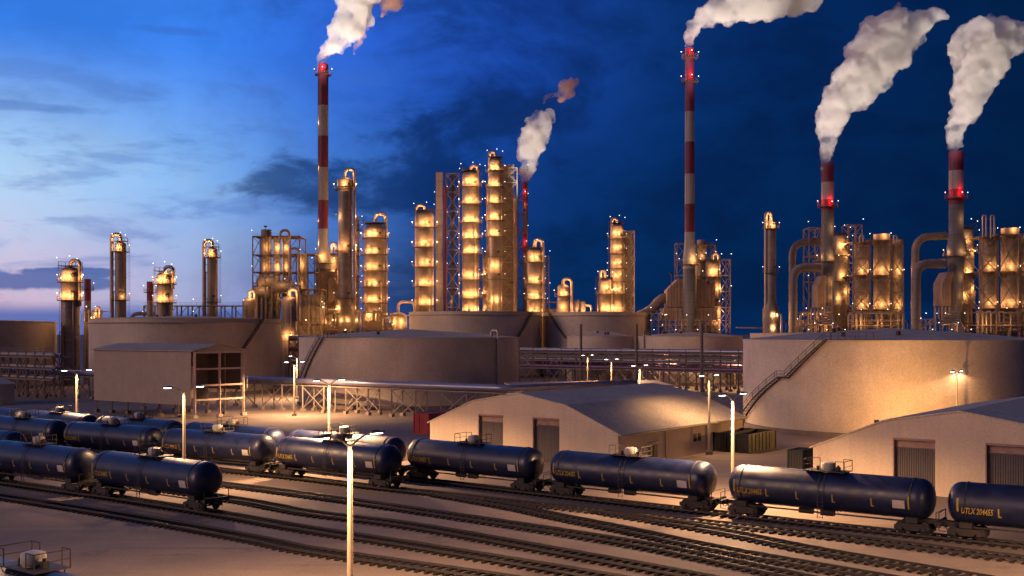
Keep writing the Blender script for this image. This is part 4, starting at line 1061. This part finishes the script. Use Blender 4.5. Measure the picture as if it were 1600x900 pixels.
for zz in (320, 370, 430): point_light('platform_light', (wd / 2, -3.5, zat(zz, 445)), 90, WARM, .3, t); point_light('obstruction_light', (wd + 1.5, -2, zat(zz, 445)), 50, (1, .1, .05), .3, t)
column(703.5, 710.5, 272, 450, 'dull riser inside the lattice tower, right of the pale flue tower', (300, 340, 380, 420, 460), ((350, [707], .12), (470, [704], .3)), None, None, 'grey', top='flat', small_top=False, name='riser', cat='riser')
frame(697, 717, 271, 446, 5, 'lattice tower around the dull riser, right of the pale flue tower', (300, 330, 360, 390, 420, 450, 480), m='trestle', w=.42, bw=.3, decks=False, name='lattice_tower', cat='lattice tower', grp='lattice towers')
column(722, 749, 268, 435, 'second tallest column with eight glowing bands', (293, 320, 349, 374, 397, 438, 467), tuple((y, [728, 736, 744], .85) for y in (284, 313, 343, 367, 391, 430, 459, 483)), ('R', 259, 746, .6), 752)
column(754, 761, 395, 445, 'thin lit riser between the two tallest columns', (430, 460), ((425, [757], .5), (455, [757], .5), (480, [757], .6)), None, 763, 'steel', small_top=False, name='riser', cat='riser')
column(763, 784, 247, 430, 'tallest column of all, with a gooseneck on its crown', (268, 293, 319, 345, 370, 402, 437), tuple((y, [768, 777], .95) for y in (262, 287, 313, 338, 364, 415, 468)), ('L', 238, 765, .6), 786)
block(785, 803, 257, 580, 438, 9, 'tall sheeted lift tower attached to the tallest column', m='steel2', name='lift_tower', ribs=3, cat='tower', grp='')
frame(784, 808, 262, 435, 8, 'lattice around the sheeted lift tower', (285, 310, 335, 360, 385, 410, 435, 460, 485), m='trestle', w=.42, bw=.3, decks=False, name='lattice_tower', cat='lattice tower', grp='lattice towers', lamps=False)
duct([(805, 580, 0), (805, 310, 0)], 3, 434, 'straight upright duct beside the lift tower', m='pipe')
frame(809, 824, 265, 446, 5, 'lattice tower around the red and white flare stack, centre', (285, 310, 335, 360, 385, 410, 435, 460, 485), w=.42, decks=False, name='lattice_tower', cat='lattice tower', grp='lattice towers')
chimney('slim red and white flare stack inside a lattice tower, centre', 449, [(520, 817, 823), (285, 817, 823)], [(284, 330, 'red'), (330, 365, 'white'), (365, 395, 'red'), (395, 450, 'white')], (), ((300, .2), (380, .2)), ((320, .3, .3),))
column(824, 847, 388, 420, 'column with three glowing bands and a gooseneck, just right of the flare stack', (410, 444, 468), tuple((y, [829, 840], .9) for y in (402, 436, 461, 484)), ('R', 375, 848, .7), 822)
frame(852, 858, 400, 428, 2.5, 'thin post pair right of the three band column', (425, 450, 475), w=.25, decks=False)
vessel(871, 889, 444, 410, 'vessel with gooseneck left of the low twin drums', ('R', 436, 893, .6), glows=((458, [876, 884], .8), (479, [876, 884], .7)), plats=(463,))
vessel(897, 905, 468, 412, 'left one of two small low drums, centre right', None, glows=((482, [901], .4),))
vessel(907, 915, 470, 412, 'right one of two small low drums, centre right', ('R', 477, 924, .45, 20), glows=((484, [911], .4),))
column(935, 955, 435, 428, 'short column with gooseneck standing against the six band column', (460,), ((448, [940, 949], .8), (481, [940, 949], 1)), ('L', 424, 938, .6), 932)
column(954, 974, 350, 430, 'column with six glowing bands, right of centre', (374, 397, 420, 440, 460), tuple((y, [959, 969], .85) for y in (364, 387, 411, 431, 451, 481)), ('L', 342, 956, .6), 952)
block(975, 987, 362, 580, 434, 7, 'sheeted lift tower attached to the six band column', m='silo', name='lift_tower', ribs=2, cat='tower', grp='')
frame(975, 991, 361, 430, 8, 'lattice around the lift tower of the six band column', (385, 410, 435, 460), m='trestle', w=.42, bw=.3, decks=False, name='lattice_tower', cat='lattice tower', grp='lattice towers', lamps=False)
point_light('work_light', pt(981, 420, 420), 500, WARM, .3); point_light('work_light', pt(981, 470, 420), 500, WARM, .3); point_light('work_light', pt(794, 470, 422), 600, WARM, .3); point_light('work_light', pt(794, 380, 422), 300, WARM, .3); point_light('work_light', pt(706, 440, 436), 500, WARM, .3)

# ---- centre right chimney and its furnace
chimney('red and white chimney right of centre with two lit platforms near its top', 400, [(480, 1067, 1088), (402, 1067, 1088), (394, 1069, 1088), (374, 1072, 1087.5), (76, 1070.5, 1085)],
        [(76, 175, 'red'), (175, 222, 'white'), (222, 272, 'red'), (272, 319, 'white'), (319, 363, 'red'), (363, 420, 'white')], (91, 129, 414), ((81, .2), (119, .2)), ((406, .55, .9),))
block(1043, 1067, 436, 480, 404, 9, 'left hopper of the furnace at the right of centre chimney', slant=[(0, 480), (24, 480), (24, 436), (17, 436), (0, 453)])
block(1089, 1117, 436, 480, 404, 9, 'right hopper of the furnace at the right of centre chimney', slant=[(0, 480), (28, 480), (28, 452), (10, 436), (0, 436)])
block(1038, 1120, 481, 500, 402, 12, 'long furnace body under the two hoppers', ribs=12)
frame(1036, 1122, 500, 398, 8, 'row of struts and pipes under the long furnace body', (508, 517), nx=9, w=.28, m='pipe')
frame(1018, 1040, 490, 396, 8, 'small pipe frame at the left end of the long furnace', (500, 510), nx=2, m='pipe')
duct([(985, 560, 6), (990, 497, 6), (1016, 487, 6), (1034, 466, 6), (1050, 464, 6)], 8, 404, 'fat sloping duct running down left from the furnace hopper', rad=6)
frame(1058, 1074, 380, 412, 6, 'lattice frame just left of the right of centre chimney', (405, 430, 455), w=.3, decks=False)
frame(1089, 1118, 383, 414, 10, 'steel frame behind the right of centre chimney', (407, 432, 460), nx=2)
column(1089, 1103, 375, 420, 'box topped silo right behind the right of centre chimney', (), ((400, [1096], .4),), None, None, 'silo', top='flat', name='silo', cat='silo', grp='silos in frames')
column(1103, 1124, 407, 408, 'stout glowing column right of the furnace hoppers', (433, 477), ((424, [1108, 1117], 1.1), (450, [1122], .8), (487, [1118, 1126], .8), (503, [1118, 1130], .7)), ('R', 397, 1122, .5), None)
frame(1125, 1141, 405, 406, 8, 'tall steel frame right of the stout glowing column', (430, 455, 480), w=.32, decks=False)
point_light('work_light', pt(1055, 470, 390), 700, WARM, .3); point_light('work_light', pt(1104, 470, 390), 700, WARM, .3); point_light('work_light', pt(1078, 505, 388), 900, WARM, .3)
for k in range(7):
    p = pt(1022 + k * 17, 492 if k % 2 else 515, 386)
    tag(star(p, None), ORD[k] + ' small lamp from the left along the long ribbed furnace body', 'lamp', 'work lamps at the furnaces')

# ---- lone slim column
column(1197, 1212, 345, 385, 'lone slim column with widening foot between the two right chimneys', (358, 427), ((351, [1206], .9), (492, [1205, 1211], .9), (512, [1205], .9)), ('L', 333, 1196, .6), None, 'steel', prof=[(540, 25), (500, 25), (484, 25), (470, 16), (355, 15.5), (348, 14), (345, 8)])
duct([(1221, 560, 0), (1221, 491, 0), (1214, 491, 0)], 1.5, 380, 'small hooked pipe at the foot of the lone slim column', m='pipe', rad=1.2)
duct([(1150, 512, 0), (1196, 513, 0)], 1.3, 385, 'thin level pipe left of the lone slim column', m='pipe')

# ---- right hand units
def unit(dx, Y, base, big):
    w = ('left', 'right')[big]; s = 1 + .06 * big
    X = lambda x: dx + (x - 1237) * s + 1237
    YY = lambda y: 520 + (y - 520) * s
    duct([(X(1238), 575, 0), (X(1238), YY(379), 0), (X(1284), YY(377), 0)], 5.6 * s, Y + 8, f'outer fat bent duct of the {w} right hand unit', rad=6)
    duct([(X(1239), 575, 0), (X(1239), YY(418), 0), (X(1282), YY(418), 0)], 6.8 * s, Y - 4, f'inner fat bent duct of the {w} right hand unit', rad=7)
    frame(X(1264), X(1282), YY(356), Y + 6, 7, f'lattice tower left of the {w} grey chimney' if not big else 'lattice tower left of the right grey chimney', (YY(400), YY(440)), w=.42, decks=False, name='lattice_tower', cat='lattice tower', grp='lattice towers') if not big else None
    block(X(1278), X(1299), YY(437), YY(480), Y - 2, 8, f'tapering hopper at the foot of the {w} grey chimney', slant=[(0, YY(480)), (13 * s, YY(480)), (13 * s, YY(446)), (18 * s, YY(430)), (9 * s, YY(430)), (0, YY(446))])
    block(X(1290), X(1322), YY(477), YY(510), Y + 2, 10, f'dark furnace box behind the bent pipes of the {w} right hand unit', m='rust', ribs=8)
    for i in range(5):                                     # nested bent pipes
        x = 1268 + i * 5.2; yb = 505 - i * 4
        duct([(X(x), 575, -i), (X(x), YY(480), -i)] if 0 else [(X(x), YY(482), -6), (X(x), YY(yb + 2), -6), (X(1304 - i * 1.5 + 3), YY(yb), -6), (X(1304 - i * 1.5 + 3), 560, -6)], 1.45 * s, Y - 4, f'bent pipe {("outermost","second","middle","fourth","innermost")[i]} of the nest in front of the {w} furnace box', m='pipe', rad=1.6, name='bent_pipe', grp='nested bent pipes', seg=10)
    frame(X(1247), X(1268), YY(500), Y - 8, 5, f'small low pipe frame left of the {w} bent pipe nest', (YY(508),), nx=3, m='pipe', w=.25)
    st = thing('stay_struts', f'slanting struts bracing the base of the {w} right hand unit', 'strut', tuple(pt(X(1247), 575, Y - 9)))
    q = MB(); o = st.location
    q.beam(pt(X(1247), YY(497), Y - 9) - o, pt(X(1266), YY(480), Y - 9) - o, .5); q.build('strut', MT['pipe'], st)
    q = MB(); q.beam(pt(X(1294), YY(480), Y - 9) - o, pt(X(1318), YY(498), Y - 9) - o, .5); q.build('strut', MT['pipe'], st)
    st.location.z = 0
    for ch in st.children: ch.location.z = o.z - 0
    column(X(1303), X(1324), YY(366), Y + 14, f'domed column partly hidden behind the {w} grey chimney', (YY(400), YY(440)), ((YY(383), [X(1310)], 1.1), (YY(400), [X(1321)], .8), (YY(430), [X(1312)], .9), (YY(455), [X(1321)], .7), (YY(465), [X(1305)], .6)), None, None, 'silo')
    for k, (x0, x1, yt) in enumerate(((1335, 1356, 380), (1365, 1390, 366), (1394, 1409, 376))):
        n3 = ('left', 'middle', 'right')[k]
        column(X(x0), X(x1), YY(yt), Y + 4, f'{n3} braced silo of the {w} right hand unit', (), ((YY(423), [X(x0 + 7)], .6), (YY(423), [X(x1 - 3)], .2), (YY(476), [X(x0 + 7)], .6), (YY(476), [X(x1 - 3)], .22)) + (((YY(yt + 2), [X((x0 + x1) / 2)], .7),) if k == 1 else ()), None, None, 'silo', top='flat', name='silo', cat='silo', grp='silos in frames')
    frame(X(1333), X(1358), YY(378), Y - 1, 13, f'braced frame around the left silo of the {w} right hand unit', (YY(430), YY(484)), w=.42, bw=.3)
    frame(X(1360), X(1391), YY(375), Y - 1, 13, f'braced frame around the middle silo of the {w} right hand unit', (YY(430), YY(484)), w=.42, bw=.3)
    frame(X(1393), X(1411), YY(374), Y - 1, 13, f'braced frame around the right silo of the {w} right hand unit', (YY(430), YY(484)), w=.4, bw=.3)
    if not big: frame(X(1325), X(1347), YY(351), Y + 8, 7, 'lattice tower rising above the silos of the left right hand unit', (YY(380), YY(410), YY(440)), w=.3, decks=False, nx=2, name='lattice_tower', cat='lattice tower', grp='lattice towers')
    for k, x in enumerate((1346, 1399) if not big else (1340, 1352)):
        duct([(X(x - 2.5), YY(380), -3), (X(x - 2.5), YY(368 if not big else 347), -3), (X(x + 2.5), YY(368 if not big else 347), -3), (X(x + 2.5), YY(378), -3)], 1.3 * s, Y, f'{("left","right")[k]} small hooped pipe on top of the silos of the {w} right hand unit', m='pipe', rad=1.2, name='hooped_pipe', grp='hooped pipes')
    for x, y, e in ((1287, 488, .9), (1283, 513, 1.4), (1300, 513, 1.0), (1345, 505, .7), (1375, 505, .7)):
        point_light('work_light', pt(X(x), YY(y), Y - 9), 500 * e, WARM, .3)
    for k in range(8):
        p = pt(X(1254 + k * 9.5), YY((491, 515, 505)[k % 3]), Y - 14)
        tag(star(p, None), f'{ORD[k]} small lamp from the left at the foot of the {w} grey chimney', 'lamp', 'work lamps at the furnaces')
unit(0, 385, 0, 0)
unit(192, 375, 0, 1)
chimney('left of the two short grey chimneys at the right, red glow at mid height', 385, [(480, 1288, 1304), (440, 1286, 1305), (415, 1284, 1305), (395, 1284, 1305), (380, 1285, 1304), (256, 1283.5, 1303)],
        [(255, 285, 'red'), (285, 312, 'white'), (312, 330, 'red'), (330, 440, 'steel2')], (324, 409), ((316, .3),), ((356, .8, .35), (402, .3, .5), (402, -1.4, .2), (441, .5, .3), (464, .5, .25)))
chimney('right of the two short grey chimneys at the right, under the mushroom shaped plume', 375, [(480, 1486, 1504), (425, 1484, 1507), (400, 1482, 1510), (385, 1482, 1510), (368, 1485, 1507), (237, 1483, 1505)],
        [(236, 267, 'red'), (267, 296, 'white'), (296, 320, 'red'), (320, 440, 'steel2')], (311, 401), ((302, .3),), ((343, .9, .35), (394, .4, .5), (394, -1.3, .3), (434, .8, .3), (462, .7, .25)))

def pipework(x0, x1, y0, y1, Y, seed, lab, n_=16, dep=6):
    rn = random.Random(seed); X0, X1 = (x0 - 800) / F * Y, (x1 - 800) / F * Y; z1, z0 = zat(y0, Y), zat(y1, Y)
    t = thing('pipework', lab, 'pipework', (X0, Y, 0), 0, 'knots of process pipework'); w = X1 - X0
    for k in range(n_):
        xa, xb = sorted((rn.uniform(0, w), rn.uniform(0, w))); za, zb = rn.uniform(z0, z1), rn.uniform(z0, z1); y = rn.uniform(0, dep); rr = rn.choice((.12, .18, .25, .4))
        p = [(xa, y, 0), (xa, y, za), (xb, y, za), (xb, y, zb if rn.random() < .5 else 0)]
        if rn.random() < .4: p = [(0, y, za), (w, y, za)] if rn.random() < .5 else [(xa, y, 0), (xa, y, z1), (min(w, xa + 1.6), y, z1), (min(w, xa + 1.6), y, z0)]
        MB().tube(bent(p, .7), rr, 8).build('pipe', MT[rn.choice(('pipe', 'pipe', 'rust', 'steel2'))], t)
    q = MB()
    for z in (z0 + (z1 - z0) * .35, z1 * .98): q.beam((0, -.3, z), (w, -.3, z), .25); q.beam((0, dep, z), (w, dep, z), .25)
    for i in range(5): q.beam((w * i / 4, -.3, 0), (w * i / 4, -.3, z1), .25)
    q.build('support_frame', MT['rust'], t)
    for k in range(2): point_light('work_light', (w * (k + .5) / 2, -3, z0 + (z1 - z0) * .5), 420, WARM, .3, t); star((w * (k + .35) / 2, -1, z1 + 1), t)
pipework(466, 528, 478, 528, 408, 1, 'knot of pipes before the furnace block of the left chimney', 22)
pipework(555, 612, 486, 522, 412, 2, 'knot of pipes at the foot of the wide paired glow column', 16)
pipework(396, 470, 440, 486, 404, 3, 'knot of pipes at the foot of the tall silo frame', 22)
pipework(1330, 1412, 488, 520, 378, 4, 'knot of pipes under the silos of the left right hand unit', 18)
pipework(1512, 1600, 486, 520, 368, 5, 'knot of pipes under the silos at the right edge', 18)
pipework(1250, 1300, 486, 518, 381, 6, 'knot of pipes behind the bent pipe nest of the left grey chimney', 12)
pipework(132, 160, 484, 515, 340, 7, 'knot of pipes right of the leftmost column', 9)
pipework(825, 870, 470, 500, 436, 8, 'knot of pipes behind the three band column', 10)
# ------------------------------------------------------------------ smoke
def smoke_mat(name, dens, col):
    m = bpy.data.materials.new(name); m.use_nodes = True; t = m.node_tree; t.nodes.clear()
    v = t.nodes.new('ShaderNodeVolumePrincipled'); o = t.nodes.new('ShaderNodeOutputMaterial')
    co = t.nodes.new('ShaderNodeTexCoord'); nz = t.nodes.new('ShaderNodeTexNoise'); nz.inputs['Scale'].default_value = .16; nz.inputs['Detail'].default_value = 5; nz.inputs['Roughness'].default_value = .6
    mr_ = t.nodes.new('ShaderNodeMapRange'); mr_.inputs[1].default_value = .38; mr_.inputs[2].default_value = .62; mr_.inputs[3].default_value = dens * .12; mr_.inputs[4].default_value = dens * 1.6
    t.links.new(co.outputs['Object'], nz.inputs['Vector']); t.links.new(nz.outputs['Fac'], mr_.inputs[0]); t.links.new(mr_.outputs[0], v.inputs['Density'])
    v.inputs['Color'].default_value = (*col, 1); v.inputs['Density'].default_value = dens; v.inputs['Anisotropy'].default_value = 0.0
    t.links.new(v.outputs[0], o.inputs['Volume']); return m
SM = smoke_mat('dense_steam', .42, (.96, .94, .92)); SM2 = smoke_mat('thin_brown_smoke', .26, (.96, .64, .36))
ctex = bpy.data.textures.new('billow', 'CLOUDS'); ctex.noise_scale = 6.0; ctex.noise_depth = 2
ctex2 = bpy.data.textures.new('billow_fine', 'CLOUDS'); ctex2.noise_scale = 2.2; ctex2.noise_depth = 5
def plume(path, Y, lab, m, seed, vox=.8, puffs=7, amp=1.0, name='smoke_plume'):
    """path: (px, py, radius px); puffs are scattered round it, fused, then billowed"""
    rnd = random.Random(seed); bm = bmesh.new(); base = pt(path[0][0], path[0][1], Y)
    for i, (a, b) in enumerate(zip(path, path[1:])):
        n_ = max(2, int(math.hypot(b[0] - a[0], b[1] - a[1]) / 5))
        for k in range(n_):
            u_ = k / n_; x, y, r = (a[j] + (b[j] - a[j]) * u_ for j in range(3))
            for j in range(puffs):
                rr = r * (.62 if j else .8) * rnd.uniform(.55, 1.05); off = (0, 0, 0) if j == 0 else (rnd.uniform(-1, 1), rnd.uniform(-1, 1), rnd.uniform(-1, 1))
                sc = max(0, r - rr * .8)
                c = pt(x, y, Y) + Vector(off) * sc / F * Y * .95 - base; rm = rr / F * Y
                if rm < vox * 1.2: rm = vox * 1.2
                bmesh.ops.create_icosphere(bm, subdivisions=2, radius=rm, matrix=Matrix.Translation(c))
    me = bpy.data.meshes.new(name); bm.to_mesh(me); bm.free()
    o = bpy.data.objects.new(name, me); COL.objects.link(o); o.location = base
    r_ = o.modifiers.new('r', 'REMESH'); r_.mode = 'VOXEL'; r_.voxel_size = vox
    for tx, st in ((ctex, 3.6 * amp), (ctex2, 2.6 * amp)):
        d = o.modifiers.new('d', 'DISPLACE'); d.texture = tx; d.strength = st; d.mid_level = .55; d.texture_coords = 'LOCAL'
    bpy.context.view_layer.update(); ev = o.evaluated_get(bpy.context.evaluated_depsgraph_get()); m2 = bpy.data.meshes.new_from_object(ev)
    o.modifiers.clear(); o.data = m2; m2.materials.clear(); m2.materials.append(m)
    return tag(o, lab, 'smoke', kind='thing')
plume([(505, 102, 7), (505, 95, 8), (506, 84, 11), (516, 72, 15), (534, 62, 20), (545, 42, 26), (552, 18, 30), (562, -12, 33), (580, -45, 38)], 430, 'bright cream plume billowing from the left red and white chimney', SM, 3)
plume([(556, 80, 6), (566, 60, 7), (575, 40, 8)], 432, 'small ragged puff hanging right of the left chimney plume', SM2, 31, name='smoke_wisp')
plume([(604, 22, 9), (612, 6, 16), (612, -16, 22)], 440, 'brown drifting puff at the top edge, right of the left plume', SM2, 32, name='smoke_wisp')
plume([(1078, 78, 7), (1078, 70, 8), (1080, 58, 10), (1086, 38, 15), (1110, 22, 20), (1140, 12, 26), (1175, 4, 33), (1215, -8, 38), (1260, -30, 44)], 400, 'pale plume bending right from the chimney right of centre', SM, 5)
plume([(1293, 258, 9), (1293, 248, 10), (1293, 232, 13), (1296, 205, 18), (1300, 178, 25), (1316, 150, 33), (1345, 115, 40), (1372, 80, 44), (1395, 52, 40), (1420, 45, 30), (1448, 34, 20), (1476, 16, 9)], 385, 'long plume leaning right from the left grey chimney', SM, 8)
plume([(1390, 52, 16), (1398, 25, 16), (1402, 10, 12)], 388, 'knob of smoke rising off the long leaning plume', SM2, 81, name='smoke_wisp')
plume([(1494, 240, 9), (1494, 230, 10), (1492, 215, 14), (1498, 190, 19), (1512, 160, 26), (1520, 135, 30), (1528, 108, 34), (1535, 78, 46), (1552, 62, 42), (1590, 66, 24)], 375, 'mushroom shaped plume from the right grey chimney', SM, 12)
plume([(820, 287, 5), (823, 276, 10), (826, 262, 15), (827, 245, 19), (829, 222, 24), (838, 205, 24), (851, 190, 19), (866, 175, 10)], 449, 'white flame shaped plume from the flare stack at the centre', SM, 17, vox=.8)
plume([(882, 152, 11), (890, 136, 16), (898, 126, 13)], 452, 'larger brown puff drifting above the flare stack plume', SM2, 19, vox=.8, name='smoke_wisp')
plume([(855, 156, 7), (864, 149, 9), (872, 146, 7)], 452, 'smaller brown puff drifting above the flare stack plume', SM2, 23, vox=.7, name='smoke_wisp')
# fill lights on masts, added only to brighten the plumes
def plume_fill(px, py, Y, tx, ty, tY, e, ang, lab):
    p, q = pt(px, py, Y), pt(tx, ty, tY); t = thing('added_fill_light', lab, 'added_fill_light', tuple(p), 0, 'added fill lights aimed at the plumes')
    b = MB(); b.box((0, 0, -.4), (1.0, .7, .5)); b.build('housing', MT['dark'], t); b = MB(); b.rod((0, 0, -p.z), (0, 0, -.6), .25, 8, .12); b.build('mast', MT['rust'], t)
    d = bpy.data.lights.new('plume_fill', 'SPOT'); d.energy = e; d.spot_size = R(ang); d.spot_blend = .7; d.color = (1, .88, .76); d.shadow_soft_size = .8
    o = bpy.data.objects.new('plume_fill', d); COL.objects.link(o); o.parent = t; o.location = (0, 0, .4); o.rotation_euler = (p - q).to_track_quat('Z', 'Y').to_euler()
plume_fill(415, 352, 380, 545, 10, 430, 1.25e6, 22, 'added fill light above the silo frame at the left')
plume_fill(1049, 425, 350, 1140, -14, 400, 1.1e6, 24, 'added fill light left of the furnace at the right of centre chimney')
plume_fill(1228, 500, 330, 1340, 105, 385, 7.5e5, 25, 'added fill light left of the fat bent ducts of the first right hand unit')
plume_fill(1418, 500, 320, 1530, 95, 375, 7.5e5, 25, 'added fill light left of the fat bent ducts of the second right hand unit')
plume_fill(800, 440, 400, 840, 205, 449, 4.2e5, 20, 'added fill light below the flare stack at the centre')

for k, (px, Y, e, lab) in enumerate(((1370, 150, 1.0, 'added fill lamp on a post, unseen behind the right warehouse, nearer its left corner'), (1452, 150, 1.3, 'added fill lamp on a post, unseen behind the right warehouse, nearer the ridge'))):  # unseen lamps added to throw a golden patch on the big tank
    t = thing('added_fill_lamp', lab, 'lamp', ((px - 800) / F * Y, Y, 0)); MB().rod((0, 0, 0), (0, 0, 3.6), .08, 8).build('post', MT['rust'], t)
    h = MB(); h.box((0, .1, 3.8), (.6, .3, .4)); h.build('housing', MT['head'], t); point_light('work_light', (0, .8, 3.9), 4200 * e, (1, .48, .14), .2, t)
